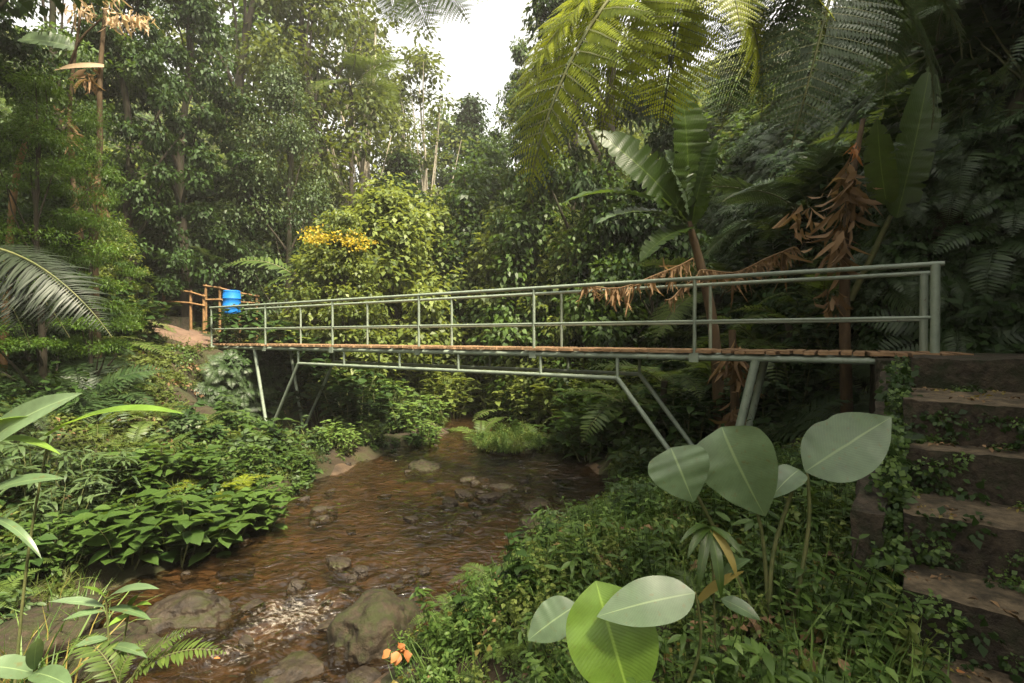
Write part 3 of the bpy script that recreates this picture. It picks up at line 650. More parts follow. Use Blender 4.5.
# ------------------------------------------------------------------ plant prototypes
PR = {}
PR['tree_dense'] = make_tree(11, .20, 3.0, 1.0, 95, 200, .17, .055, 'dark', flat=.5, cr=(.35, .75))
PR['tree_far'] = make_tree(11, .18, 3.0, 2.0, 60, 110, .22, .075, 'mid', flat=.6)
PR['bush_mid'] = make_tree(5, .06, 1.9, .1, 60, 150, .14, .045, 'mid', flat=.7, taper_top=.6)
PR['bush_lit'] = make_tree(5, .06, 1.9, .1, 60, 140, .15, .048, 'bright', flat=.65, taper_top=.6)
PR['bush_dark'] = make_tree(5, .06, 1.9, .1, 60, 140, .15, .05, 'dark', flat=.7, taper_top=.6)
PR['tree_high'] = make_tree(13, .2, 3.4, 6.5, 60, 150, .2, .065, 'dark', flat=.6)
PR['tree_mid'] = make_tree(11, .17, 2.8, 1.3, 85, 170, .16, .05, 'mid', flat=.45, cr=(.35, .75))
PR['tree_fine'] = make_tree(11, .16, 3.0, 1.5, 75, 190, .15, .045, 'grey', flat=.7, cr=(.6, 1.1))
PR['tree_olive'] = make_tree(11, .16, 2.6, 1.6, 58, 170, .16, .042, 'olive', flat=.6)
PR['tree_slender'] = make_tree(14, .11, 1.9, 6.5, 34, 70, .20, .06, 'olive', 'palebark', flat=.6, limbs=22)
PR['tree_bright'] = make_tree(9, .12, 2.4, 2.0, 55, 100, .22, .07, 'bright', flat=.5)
PR['tree_pin'] = make_tree(8, .10, 2.3, 1.2, 70, 300, .11, .018, 'feather', flat=.22, droop=.1, cr=(.6, 1.1))
PR['shrub_ovate'] = make_shrub(1.0, .65, 14, .20, .055, 'mid', per=18)
PR['shrub_broad'] = make_shrub(1.0, .6, 10, .26, .085, 'mid', OVATE, per=14)
PR['shrub_bright'] = make_shrub(1.0, .65, 16, .17, .05, 'bright', per=18)
PR['shrub_dark'] = make_shrub(1.0, .7, 15, .20, .06, 'dark', per=18)
PR['shrub_pin'] = make_shrub(1.0, .75, 9, .38, .022, 'fresh', per=9, pin=True)
PR['shrub_lance'] = make_shrub(1.0, .6, 12, .26, .03, 'grey', LANCE, per=18, droop=.6)
PR['shrub_herb'] = make_shrub(.6, .4, 12, .11, .032, 'fresh', per=14)

FR = {
    'fern': [frond_mesh('fern_frond', 1, 22, .24, d, r_, 'fern') for d, r_ in ((.9, .7), (.75, .4), (1.1, .9))],
    'ferndark': [frond_mesh('fern_frond', 1, 22, .24, d, r_, 'ferndark') for d, r_ in ((.9, .6), (.7, .3), (1.1, .8))],
    'fernlit': [frond_mesh('fern_frond', 1, 24, .26, d, r_, 'fernlit') for d, r_ in ((.8, .6), (.6, .35), (1.0, .8))],
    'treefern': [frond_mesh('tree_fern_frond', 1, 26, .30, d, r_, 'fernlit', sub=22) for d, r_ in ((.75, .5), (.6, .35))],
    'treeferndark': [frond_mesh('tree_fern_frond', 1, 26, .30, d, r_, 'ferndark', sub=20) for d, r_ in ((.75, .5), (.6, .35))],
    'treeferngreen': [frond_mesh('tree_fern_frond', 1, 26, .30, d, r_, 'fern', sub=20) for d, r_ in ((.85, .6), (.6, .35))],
}

FR['palm'] = [frond_mesh('palm_frond', 1, 60, .22, .85, .5, 'palm', wid=.007, sag=.9, keel=.05)]

def place(kind, name, cat, loc, H, label, group=None, rotz=None, widen=1.0, tilt=(0, 0)):
    parts_, h0 = PR[kind]; s = H/h0
    t = thing(name, label, cat, loc, (tilt[0], tilt[1], rng.uniform(0, 6.28) if rotz is None else rotz), (s*widen, s*widen, s), group)
    for nm, me in parts_: part(nm, me, t)
    return t
def rosette(kind, name, cat, loc, L, n, label, group=None, lean=(0, 0), trunk=0.0, full=6.283, a0=None, tr=.06, up=0.0):
    t = thing(name, label, cat, loc, (0, 0, 0), 1.0, group)
    a0 = rng.uniform(0, 6.28) if a0 is None else a0
    if trunk:
        m_ = MB(); m_.tube(wob((0, 0, -.4), (0, 0, trunk), 6, .02), np.linspace(tr*1.25, tr, 6), 9); part('trunk', m_.build('fern_trunk', 'bark'), t)
    for i in range(n):
        f = FR[kind][i % len(FR[kind])]
        az = a0+full*(i+rng.normal(0, .18))/n-(full/2 if full < 6 else 0)
        part('frond', f, t, None, (.03*math.cos(az), .03*math.sin(az), trunk), (rng.normal(0, .15), -rng.uniform(0, .45)-up+(.55 if i % 3 == 2 else 0), az), L*rng.uniform(.8, 1.15))
    t.rotation_euler = (lean[0], lean[1], 0)
    return t

ORD = ['leftmost', 'second', 'third', 'fourth', 'fifth', 'sixth', 'seventh']
NUM = {2: 'two', 3: 'three', 4: 'four', 5: 'five', 6: 'six', 7: 'seven', 8: 'eight'}
def order_label(i, n, noun, place_):
    if n == 1: return f'{noun} {place_}'
    o = ORD[i] if i < n-1 else 'rightmost'
    return f'{o} of {NUM[n]} {noun}s {place_}' if i in (0, n-1) else f'{o} {noun} from left of {NUM[n]} {place_}'

def X_(px, Y): return (px-512)/F*Y
def on(px, Y, sink=0.0):
    x = X_(px, Y); return (x, Y, gz(x, Y)-sink)
def tree(kind, px, Y, top, label, widen=1.0, group=None, name='tree', cat='tree', tilt=(0, 0)):
    b = on(px, Y, .1); H = EYE-(top-337)/F*Y-b[2]
    return place(kind, name, cat, b, H, label, group, widen=widen, tilt=tilt)

# ------------------------------------------------------------------ trees
G1 = 'trees closing the valley behind the bridge'
tree('tree_slender', 423, 33, 40, 'tall slender tree with a thin pale bare trunk in the sky gap', 1.15, G1)
tree('tree_dense', 470, 37, 112, 'dark round tree right of the thin pale trunk under the sky gap', .95, G1)
tree('tree_far', 447, 46, 122, 'far green tree between the pale trunk and the dark round tree', 1.0, G1)
tree('tree_far', 500, 40, 140, 'mid green tree filling the foot of the sky gap on its right', 1.0, G1)
tree('tree_olive', 392, 44, 78, 'olive hazy tree left of the thin pale trunk', .9, G1)
tree('tree_olive', 365, 36, 20, 'tall loose olive tree at the left side of the sky gap', .8, G1)
tree('tree_slender', 345, 30, -40, 'tall thin tree rising out of the picture left of the sky gap', 1.3, G1)
tree('tree_dense', 400, 30, 165, 'low dark bushy tree at the foot of the pale trunk', 1.3, G1)
G2 = 'trees on the left slope'
tree('tree_fine', 285, 20, 70, 'grey green tree with fine glossy leaves behind the yellow flowering bush', .85, G2)
tree('tree_olive', 318, 25, -70, 'tall olive tree above the grey green fine leaved tree', 1.0, G2)
tree('tree_olive', 235, 25, -120, 'tall feathery tree over the left slope reaching past the top edge', 1.1, G2)
tree('tree_dense', 190, 19, -40, 'dense dark tree in deep shade on the left slope', .8, G2)
tree('tree_dense', 125, 16, -60, 'dark tree with glossy leaves behind the dry banana stalk', .75, G2)
tree('tree_mid', 60, 15, -140, 'tall mid green tree in the top left corner', .8, G2)
tree('tree_dense', -30, 12, -120, 'dark tree cut off by the left edge of the picture', .8, G2)
tree('tree_far', 270, 33, -30, 'far mid green tree high on the left slope', 1.0, G2)
tree('tree_pin', 40, 8.6, 85, 'bright green feathery tree at the left edge over the shaded palm fronds', .85, G2)
tree('tree_pin', 92, 9.5, 120, 'smaller bright feathery tree in front of the dry banana stalk', .55, G2)
tree('tree_dense', 60, 11, 190, 'low dark bushy tree filling the shade below the bright feathery trees', 1.1, G2)
tree('tree_fine', 240, 21.5, 170, 'low fine leaved tree behind the path and the bamboo fence', 1.2, G2)
G3 = 'trees on the right slope'
tree('tree_mid', 520, 30, 45, 'leafy tree at the right side of the sky gap', .62, G3)
tree('tree_olive', 572, 24, -60, 'tall olive tree right of the sky gap cut by the top edge', .9, G3)
tree('tree_mid', 545, 18, 60, 'green tree draped in creepers left of the big fern', .7, G3)
tree('tree_dense', 618, 17, -260, 'dark thick trunked tree behind the yellow green fern fronds', .62, G3)
tree('tree_bright', 345, 15.5, 215, 'bright leafy tree with yellow blossom on top behind the bridge', .95, 'bright growth behind the bridge')
tree('tree_bright', 395, 19, 195, 'second bright leafy tree to the right of the yellow blossom', 1.0, 'bright growth behind the bridge')
# unseen tall trees added outside the frame to shade both banks
for x, y, h, lab in ((-8.5, 4.2, 13, 'unseen tall dark tree added to shade the left bank'), (-11.0, 7.5, 14, 'unseen tall dark tree added for shade behind the palm fronds beyond the left edge'), (10.6, 3.0, 13, 'unseen tall dark tree added to shade the stairs from beyond the right edge'), (11.5, 10.5, 13, 'unseen tall dark tree added to shade the slope high on the right')):
    place('tree_high', 'tree', 'tree', (x, y, gz(x, y)-.2), h, lab, G3, widen=1.2)
for x, y, h, lab in ((5.6, -.6, 10, 'unseen dark tree added for shade beside the stairs behind the photographer'), (7.4, 1.0, 9, 'unseen dark tree added for shade right of the stairs'), (8.9, 4.5, 6, 'unseen dense low tree added to shade the bank right of the landing'), (7.9, 3.0, 6, 'second unseen dense low tree added to shade the bank above the stairs'), (3.6, -4.2, 9, 'unseen dark tree added for shade further behind the photographer')):  # more unseen trees, added to keep the sun off the right side
    place('tree_dense', 'tree', 'tree', (x, y, gz(x, y)-.2), h, lab, G3, widen=1.3)

# ------------------------------------------------------------------ shrubs and ferns in clusters
G4 = 'tall bushes'
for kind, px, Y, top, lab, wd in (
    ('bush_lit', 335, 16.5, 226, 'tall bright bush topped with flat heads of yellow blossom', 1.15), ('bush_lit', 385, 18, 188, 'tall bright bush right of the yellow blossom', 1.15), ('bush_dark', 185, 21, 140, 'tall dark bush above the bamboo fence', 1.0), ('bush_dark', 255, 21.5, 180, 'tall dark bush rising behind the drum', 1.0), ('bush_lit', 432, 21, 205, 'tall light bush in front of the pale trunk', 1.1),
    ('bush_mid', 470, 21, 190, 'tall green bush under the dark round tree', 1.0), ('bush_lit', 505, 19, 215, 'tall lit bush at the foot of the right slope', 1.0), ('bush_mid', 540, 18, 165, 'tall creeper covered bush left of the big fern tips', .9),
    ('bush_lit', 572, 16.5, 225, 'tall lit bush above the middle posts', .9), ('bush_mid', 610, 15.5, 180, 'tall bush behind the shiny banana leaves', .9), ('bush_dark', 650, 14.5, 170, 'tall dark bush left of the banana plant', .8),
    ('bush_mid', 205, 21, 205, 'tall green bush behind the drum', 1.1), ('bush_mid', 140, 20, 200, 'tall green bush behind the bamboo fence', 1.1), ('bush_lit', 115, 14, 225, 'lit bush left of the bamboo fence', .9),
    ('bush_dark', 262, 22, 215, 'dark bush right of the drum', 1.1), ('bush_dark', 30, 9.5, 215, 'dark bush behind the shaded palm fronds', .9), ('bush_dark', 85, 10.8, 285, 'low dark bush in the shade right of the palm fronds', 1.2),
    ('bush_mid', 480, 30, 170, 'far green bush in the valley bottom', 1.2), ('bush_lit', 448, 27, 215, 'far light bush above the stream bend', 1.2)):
    bsh = tree(kind, px, Y, top, lab, wd, G4, 'bush', 'bush')
    if 'topped with' in lab:                    # ragged flat heads of small yellow flowers along the top twigs
        m_ = MB(); o_ = np.array(bsh.location)
        for k_ in range(26):
            c_ = np.array(P(px+rng.uniform(-24, 32), 238+rng.normal(0, 4.5)+(k_ % 3)*2, Y-1.3+rng.normal(0, .5)))-o_; n_ = rng.integers(12, 40)
            m_.leaves(c_+R3(n_, 1)*np.array([.17, .15, .06]), sph(n_)+np.array([0, 0, .4]), R3(n_)+np.array([0, 0, 1]), rng.uniform(.06, .13, n_), .032, 'diamond', .4, .3, rng.random(n_))
        me_ = m_.build('blossom', 'yellow'); bl_ = part('blossom', me_, bsh); bsh.rotation_euler.z = 0; bl_.scale = [1/q_ for q_ in bsh.scale]
def cluster(kind, name, cat, items, noun, place_, group, fern=0):
    items = sorted(items, key=lambda q: q[0])
    for i, it in enumerate(items):
        px, Y, H = it[:3]; lab = order_label(i, len(items), noun, place_)
        if fern: rosette(kind, name, cat, on(px, Y, -.05 if len(it) < 4 else -it[3]), H, fern, lab, group, trunk=(it[3] if len(it) > 3 else 0))
        else: place(kind, name, cat, on(px, Y, .05), H, lab, group, widen=it[3] if len(it) > 3 else 1)
GS = 'broad leaved shrubs'; GF = 'ferns'
cluster('shrub_broad', 'shrub', 'shrub', [(128, 5.6, .8, 1.2), (178, 5.9, .9, 1.2), (225, 6.4, .8, 1.2), (262, 7.0, .75, 1.2), (155, 6.9, .75, 1.2), (205, 7.4, .65, 1.2)], 'broad leaved shrub', 'above the flat boulder', GS)
cluster('shrub_ovate', 'shrub', 'shrub', [(60, 5.2, .6), (95, 6.4, .6), (250, 8.4, .6), (290, 9.0, .5)], 'leafy shrub', 'along the left bank edge', GS)
cluster('shrub_lance', 'shrub', 'shrub', [(85, 6.2, .8), (118, 6.6, .75), (60, 5.6, .8), (28, 6.0, .9)], 'narrow leaved shrub', 'on the left bank', 'narrow leaved shrubs')
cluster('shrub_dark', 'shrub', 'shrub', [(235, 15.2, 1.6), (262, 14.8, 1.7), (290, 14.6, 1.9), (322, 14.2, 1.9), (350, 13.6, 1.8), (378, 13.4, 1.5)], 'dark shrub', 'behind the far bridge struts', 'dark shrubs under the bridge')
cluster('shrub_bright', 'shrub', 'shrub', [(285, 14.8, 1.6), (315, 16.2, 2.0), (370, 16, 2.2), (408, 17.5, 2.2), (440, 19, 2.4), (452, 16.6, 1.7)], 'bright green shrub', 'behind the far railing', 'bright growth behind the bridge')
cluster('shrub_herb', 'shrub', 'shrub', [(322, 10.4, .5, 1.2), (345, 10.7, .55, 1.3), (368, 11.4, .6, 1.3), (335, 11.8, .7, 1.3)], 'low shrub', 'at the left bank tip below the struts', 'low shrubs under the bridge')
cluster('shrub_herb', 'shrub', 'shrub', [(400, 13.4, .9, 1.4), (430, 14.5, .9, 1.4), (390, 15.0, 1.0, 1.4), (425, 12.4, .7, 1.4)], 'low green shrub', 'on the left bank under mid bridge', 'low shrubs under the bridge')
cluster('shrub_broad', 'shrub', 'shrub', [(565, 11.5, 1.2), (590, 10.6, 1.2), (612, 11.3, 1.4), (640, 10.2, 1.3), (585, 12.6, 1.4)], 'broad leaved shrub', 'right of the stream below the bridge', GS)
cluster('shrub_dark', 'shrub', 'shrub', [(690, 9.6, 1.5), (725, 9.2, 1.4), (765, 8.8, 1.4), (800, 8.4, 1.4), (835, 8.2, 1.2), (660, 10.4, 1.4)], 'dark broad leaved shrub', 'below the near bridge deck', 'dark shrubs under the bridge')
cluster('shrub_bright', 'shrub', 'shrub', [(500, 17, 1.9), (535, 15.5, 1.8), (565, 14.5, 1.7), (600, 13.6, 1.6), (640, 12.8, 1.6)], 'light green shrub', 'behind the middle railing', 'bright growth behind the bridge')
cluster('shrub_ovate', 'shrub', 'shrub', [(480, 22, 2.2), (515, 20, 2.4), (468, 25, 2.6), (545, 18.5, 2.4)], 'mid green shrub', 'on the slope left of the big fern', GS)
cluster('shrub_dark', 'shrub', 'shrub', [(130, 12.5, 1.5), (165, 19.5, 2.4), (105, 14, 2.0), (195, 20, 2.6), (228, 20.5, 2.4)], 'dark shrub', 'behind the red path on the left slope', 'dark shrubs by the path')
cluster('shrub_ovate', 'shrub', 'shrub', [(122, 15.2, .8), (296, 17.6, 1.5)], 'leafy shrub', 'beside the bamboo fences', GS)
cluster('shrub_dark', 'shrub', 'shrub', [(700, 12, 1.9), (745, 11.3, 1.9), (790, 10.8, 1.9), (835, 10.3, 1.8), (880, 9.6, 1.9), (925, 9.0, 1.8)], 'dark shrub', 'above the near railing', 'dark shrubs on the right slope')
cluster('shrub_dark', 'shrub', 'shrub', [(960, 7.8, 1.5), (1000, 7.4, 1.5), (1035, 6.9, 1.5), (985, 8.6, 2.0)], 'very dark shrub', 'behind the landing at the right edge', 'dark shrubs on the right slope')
# ferns
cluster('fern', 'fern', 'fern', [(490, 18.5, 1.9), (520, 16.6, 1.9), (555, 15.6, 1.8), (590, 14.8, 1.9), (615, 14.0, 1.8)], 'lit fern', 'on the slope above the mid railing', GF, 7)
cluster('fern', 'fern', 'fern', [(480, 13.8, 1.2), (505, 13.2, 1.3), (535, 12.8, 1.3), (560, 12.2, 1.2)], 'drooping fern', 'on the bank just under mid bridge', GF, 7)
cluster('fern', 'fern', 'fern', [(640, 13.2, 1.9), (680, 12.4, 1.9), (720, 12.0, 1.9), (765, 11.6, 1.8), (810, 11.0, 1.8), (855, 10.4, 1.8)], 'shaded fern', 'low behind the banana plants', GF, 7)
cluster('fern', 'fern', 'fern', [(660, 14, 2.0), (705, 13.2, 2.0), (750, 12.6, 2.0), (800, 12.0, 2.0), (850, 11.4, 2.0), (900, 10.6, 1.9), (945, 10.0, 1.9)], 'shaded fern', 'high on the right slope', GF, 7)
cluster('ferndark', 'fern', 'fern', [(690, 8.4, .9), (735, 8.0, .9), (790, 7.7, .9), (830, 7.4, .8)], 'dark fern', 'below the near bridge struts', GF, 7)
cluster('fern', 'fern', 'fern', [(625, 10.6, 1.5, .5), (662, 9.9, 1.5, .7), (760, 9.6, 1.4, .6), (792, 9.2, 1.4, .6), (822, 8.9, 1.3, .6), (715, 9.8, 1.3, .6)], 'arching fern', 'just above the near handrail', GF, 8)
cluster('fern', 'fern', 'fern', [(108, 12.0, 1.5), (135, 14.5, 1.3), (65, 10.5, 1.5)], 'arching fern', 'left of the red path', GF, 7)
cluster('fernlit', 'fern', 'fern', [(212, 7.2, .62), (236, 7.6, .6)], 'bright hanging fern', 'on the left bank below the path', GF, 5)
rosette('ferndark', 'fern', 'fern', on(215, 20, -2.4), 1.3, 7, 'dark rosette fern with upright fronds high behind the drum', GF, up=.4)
cluster('fern', 'fern', 'fern', [(492, 4.7, .42), (525, 5.3, .5), (560, 5.9, .55), (610, 6.6, .6), (455, 4.0, .38)], 'small fern', 'along the right water edge', GF, 7)
cluster('shrub_lance', 'shrub', 'shrub', [(590, 5.6, .55), (632, 5.2, .6), (560, 6.4, .5)], 'long leaved plant', 'leaning over the right water edge', 'narrow leaved shrubs')
cluster('fern', 'fern', 'fern', [(150, 9.0, .8), (205, 9.8, .8), (95, 8.2, .8), (240, 9.2, .7)], 'green fern', 'on the olive slope below the path', GF, 7)
# tree ferns
rosette('treeferngreen', 'tree_fern', 'tree fern', on(352, 26, -7), 3.2, 9, 'tall tree fern above the bright trees left of the sky gap', 'tree ferns', trunk=7, tr=.1)
rosette('treeferndark', 'tree_fern', 'tree fern', on(800, 11, -.9), 2.6, 10, 'dark tree fern above the near railing left of the hanging dry leaves', 'tree ferns', trunk=.9, tr=.1)
rosette('treeferndark', 'tree_fern', 'tree fern', on(935, 8.4, -1.4), 2.4, 10, 'dark tree fern above the landing near the top right', 'tree ferns', trunk=1.4, tr=.1)
rosette('treeferndark', 'tree_fern', 'tree fern', on(1010, 7.4, -1.0), 2.0, 9, 'dark tree fern cut by the right edge of the picture', 'tree ferns', trunk=1.0, tr=.1)
rosette('treeferngreen', 'tree_fern', 'tree fern', on(720, 13, -.6), 2.4, 9, 'shaded tree fern behind the erect banana leaf', 'tree ferns', trunk=.6, tr=.1)

# ------------------------------------------------------------------ hero fronds and leaves
def hero_frond(parent, me, base, tip, up=(0, 0, 1), name='frond', scale_w=1.0):
    b, e = Vector(base), Vector(tip); ch = e-b; tl = Vector(me['tip']); s = ch.length/tl.length
    def frame(x, z):
        x = x.normalized(); y = Vector(z).cross(x).normalized(); z = x.cross(y); return Matrix((x, y, z)).transposed()
    Rm = frame(ch, up)@frame(tl, (0, 0, 1)).transposed()
    o = part(name, me, parent); o.matrix_local = Matrix.Translation(b-parent.location)@(Rm.to_4x4())@Matrix.Diagonal((s, s*scale_w, s, 1))
    return o
def hero_leaf(parent, base, tip, width, mat, prof=CANNA, up=.5, bend=.35, fold=.22, name='leaf', wave=.03, tint=None, roll=0.0):
    b, e = np.array(base), np.array(tip); o = np.array(parent.location); D = e-b; L = np.linalg.norm(D)
    mid = (b+e)/2; U = unit(np.array([0, 0, EYE])-mid)*(1-up)+np.array([0, 0, 1.0])*up
    dd = D/L; U = U-dd*(U@dd); U = unit(U); side = np.cross(dd, U); U = U*math.cos(roll)+side*math.sin(roll)
    # start a little above the chord so that the bent tip lands on the target
    D2 = dd+U*math.tan(bend/2)
    m_ = MB(); pr = np.array(prof); sv = np.linspace(0, 1, 64 if prof is BANANA else 15); pr = np.stack([sv, np.interp(sv, pr[:, 0], pr[:, 1])], 1)
    LL = L*(bend/2)/math.sin(bend/2) if abs(bend) > .01 else L
    m_.leaves((b-o)[None], D2[None], U[None], LL, width/2, pr, bend, fold, rng.uniform(.3, .7) if tint is None else tint, wave=wave)
    me = m_.build(name, mat)
    if prof is BANANA and L > .6 or name == 'leaf' and prof is CANNA and width > .15 and rng.random() < .6:       # splits along the margin
        v = np.zeros(len(me.vertices)*3, np.float32); me.vertices.foreach_get('co', v); v = v.reshape(-1, 3, 3)
        for q in range(2, len(v)-1):
            for sd_ in (0, 2):
                if rng.random() < (.15 if prof is BANANA else .12): v[q, sd_] = v[q, 1]+(v[q, sd_]-v[q, 1])*(rng.uniform(.25, .9) if prof is BANANA else rng.uniform(.88, .97))
        me.vertices.foreach_set('co', v.ravel()); me.update()
    ob = part(name, me, parent)
    return ob
def smooth_leaf(o, lv=2):
    if len(o.data.vertices) > 120: return
    m = o.modifiers.new('smooth', 'SUBSURF'); m.levels = lv; m.render_levels = lv; m.subdivision_type = 'CATMULL_CLARK'
def stalk(parent, pts, r0, r1, mat='stem', name='stalk'):
    p = np.array([np.array(q) for q in pts]); o = np.array(parent.location); k = 12
    s = np.linspace(0, len(p)-1, k)
    # smooth the polyline a little
    q = np.stack([np.interp(s, np.arange(len(p)), p[:, i]) for i in range(3)], 1)
    for _ in range(3): q[1:-1] = (q[:-2]+2*q[1:-1]+q[2:])/4
    m_ = MB(); m_.tube(q-o, np.linspace(r0, r1, k), 8); return part(name, m_.build(name, mat), parent)
def px_w(wpx, Y): return wpx/F*Y

# pale fern over the drum
pb_ = P(302, 282, 15.8); af = thing('fern', 'pale arching fern reaching left over the drum', 'fern', pb_, group=GF)
for tx_, ty_, k_ in ((222, 268, 0), (344, 262, 1), (262, 292, 2), (330, 296, 0), (296, 262, 1)): hero_frond(af, FR['fern'][k_], pb_, P(tx_, ty_, 15.4), (0, -.4, .9))
stalk(af, [on(303, 15.9), P(302, 282, 15.8)], .05, .04, 'brownstem', 'trunk')
# big pale leaves below the near end of the bridge
Y = 2.75
pl = thing('canna_plant', 'tall plant with four big round pale leaves in front of the near bridge strut', 'plant', on(775, Y))
for b_, t_, wd, mt, up, bd, fo, rl in (((671, 448), (694, 503), 62, 'bigpale', .15, .5, .12, 0), ((722, 427), (766, 517), 80, 'bigpale', .15, .5, .28, .25), ((806, 472), (892, 417), 64, 'big', .25, .35, .10, .1), ((800, 470), (770, 500), 30, 'bigpale', .5, .5, .2, 0)):
    lf = hero_leaf(pl, P(*b_, Y), P(*t_, Y-.05), px_w(wd, Y), mt, HEART if bd > .4 else CANNA, up, bd, fo, roll=rl); smooth_leaf(lf)
for pts in ([on(775, Y), P(768, 600, Y+.05), P(764, 520, Y+.06), P(735, 455, Y+.05)], [on(790, Y), P(800, 590, Y), P(812, 520, Y), P(808, 472, Y)], [on(768, Y), P(752, 610, Y+.1), P(712, 520, Y+.1), P(674, 455, Y+.06)], [on(772, Y), P(770, 560, Y+.05), P(790, 500, Y+.04), P(800, 472, Y)]):
    stalk(pl, pts, .014, .008)
Y = 2.0
pl = thing('canna_plant', 'low plant with one upright yellow green leaf under a pale drooping leaf', 'plant', on(640, Y))
lf = hero_leaf(pl, P(596, 582, Y), P(634, 712, Y-.12), px_w(88, Y), 'biglit', CANNA, .05, .35, .18, roll=.05); smooth_leaf(lf)
lf = hero_leaf(pl, P(696, 594, Y-.1), P(597, 618, Y-.12), px_w(46, Y), 'bigpale', CANNA, .55, .3, .1, roll=-.2); smooth_leaf(lf)
lf = hero_leaf(pl, P(578, 606, Y+.25), P(528, 642, Y+.2), px_w(42, Y+.2), 'bigpale', CANNA, .45, .3, .15); smooth_leaf(lf)
stalk(pl, [on(640, Y), P(640, 690, Y+.05), P(618, 620, Y+.05), P(597, 584, Y)], .008, .004)
stalk(pl, [on(642, Y), P(690, 690, Y), P(705, 640, Y-.05), P(696, 594, Y-.1)], .008, .004)
stalk(pl, [on(638, Y+.1), P(610, 660, Y+.25), P(578, 606, Y+.25)], .007, .004)
# drooping narrow leaves
Y = 2.5
pl = thing('drooping_plant', 'thin stemmed plant with narrow drooping yellowed leaves beside the big pale leaves', 'plant', on(716, Y))
for tx, ty, c, wd, mt in ((688, 560, .9, 9, 'banana'), (700, 590, 1.0, 10, 'banana'), (722, 600, 1.0, 11, 'banana'), (738, 580, 1.0, 9, 'straw'), (745, 560, .8, 8, 'banana'), (680, 545, .7, 7, 'banana')):
    hero_leaf(pl, P(711, 528, Y), P(tx, ty, Y-.15), px_w(wd, Y), mt, STRAP, .7, 1.3, .2)
hero_leaf(pl, P(700, 602, Y), P(745, 572, Y-.1), px_w(12, Y), 'straw', STRAP, .6, .5, .2)
hero_leaf(pl, P(722, 600, Y), P(762, 622, Y-.1), px_w(18, Y), 'big', CANNA, .6, .5, .2)
hero_leaf(pl, P(722, 580, Y), P(752, 560, Y-.1), px_w(16, Y), 'big', CANNA, .6, .5, .2)
stalk(pl, [on(716, Y), P(716, 620, Y), P(711, 528, Y)], .007, .004)

# strap leaved plant at the left edge
Y = 2.7
pl = thing('strap_leaf_plant', 'plant with long arching strap leaves entering from the left edge', 'plant', on(8, Y))
for b_, t_, wd, mt, bd, up in (((-12, 445), (82, 393), 30, 'bigpale', .5, .35), ((48, 436), (184, 414), 22, 'biglit', .7, .75), ((-20, 428), (38, 416), 13, 'biglit', .4, .6), ((-20, 500), (64, 479), 20, 'big', .6, .5), ((-15, 445), (60, 455), 12, 'biglit', .9, .7), ((-10, 470), (22, 458), 10, 'big', .5, .5), ((-10, 520), (40, 560), 9, 'big', 1.2, .6)):
    lf = hero_leaf(pl, P(*b_, Y), P(*t_, Y-.1), px_w(wd, Y), mt, STRAP, up, bd, .3, wave=.01); smooth_leaf(lf, 1)
for e in ((-12, 440), (48, 436), (-20, 500), (-15, 445)): stalk(pl, [on(-6, Y), P((e[0]-8)*.6, 560, Y), P(*e, Y)], .009, .005)
# seedling at the bottom left
Y = 2.0
pl = thing('seedling', 'young leggy plant with narrow paired leaves over the bottom left boulders', 'plant', on(106, Y))
stalk(pl, [on(106, Y), P(108, 660, Y), P(104, 598, Y)], .006, .003)
stalk(pl, [on(112, Y), P(118, 660, Y), P(128, 610, Y)], .005, .003)
for b_, t_, wd, mt in (((102, 608), (47, 603), 12, 'bigpale'), ((104, 600), (158, 590), 15, 'bigpale'), ((104, 612), (60, 622), 10, 'big'), ((106, 610), (150, 622), 12, 'big'), ((104, 600), (80, 588), 9, 'biglit'), ((128, 612), (150, 606), 9, 'biglit'), ((128, 616), (106, 628), 8, 'biglit'), ((128, 610), (142, 594), 9, 'banana'), ((106, 640), (70, 650), 12, 'big'), ((108, 648), (146, 660), 12, 'big')):
    hero_leaf(pl, P(*b_, Y), P(*t_, Y-.08), px_w(wd, Y), mt, LANCE, .7, .6, .25)
Y = 1.75
pl = thing('seedling', 'broad pale seedling leaves at the very bottom left corner', 'plant', on(30, Y))
stalk(pl, [on(30, Y), P(30, 675, Y)], .006, .004)
for b_, t_, wd, mt in (((30, 675), (-25, 668), 26, 'bigpale'), ((30, 675), (70, 690), 22, 'big'), ((32, 672), (36, 640), 14, 'big')):
    hero_leaf(pl, P(*b_, Y), P(*t_, Y-.08), px_w(wd, Y), mt, CANNA, .6, .5, .2)
Y = 1.9
pl = thing('fern', 'small dark fern low on the bottom edge right of the seedling', 'fern', on(130, Y), group=GF)
for b_, t_, m_ in (((120, 690), (225, 655), 0), ((125, 690), (195, 630), 1), ((118, 690), (150, 640), 2), ((118, 692), (70, 640), 0)):
    hero_frond(pl, FR['fern'][m_], P(*b_, Y), P(*t_, Y+.1))

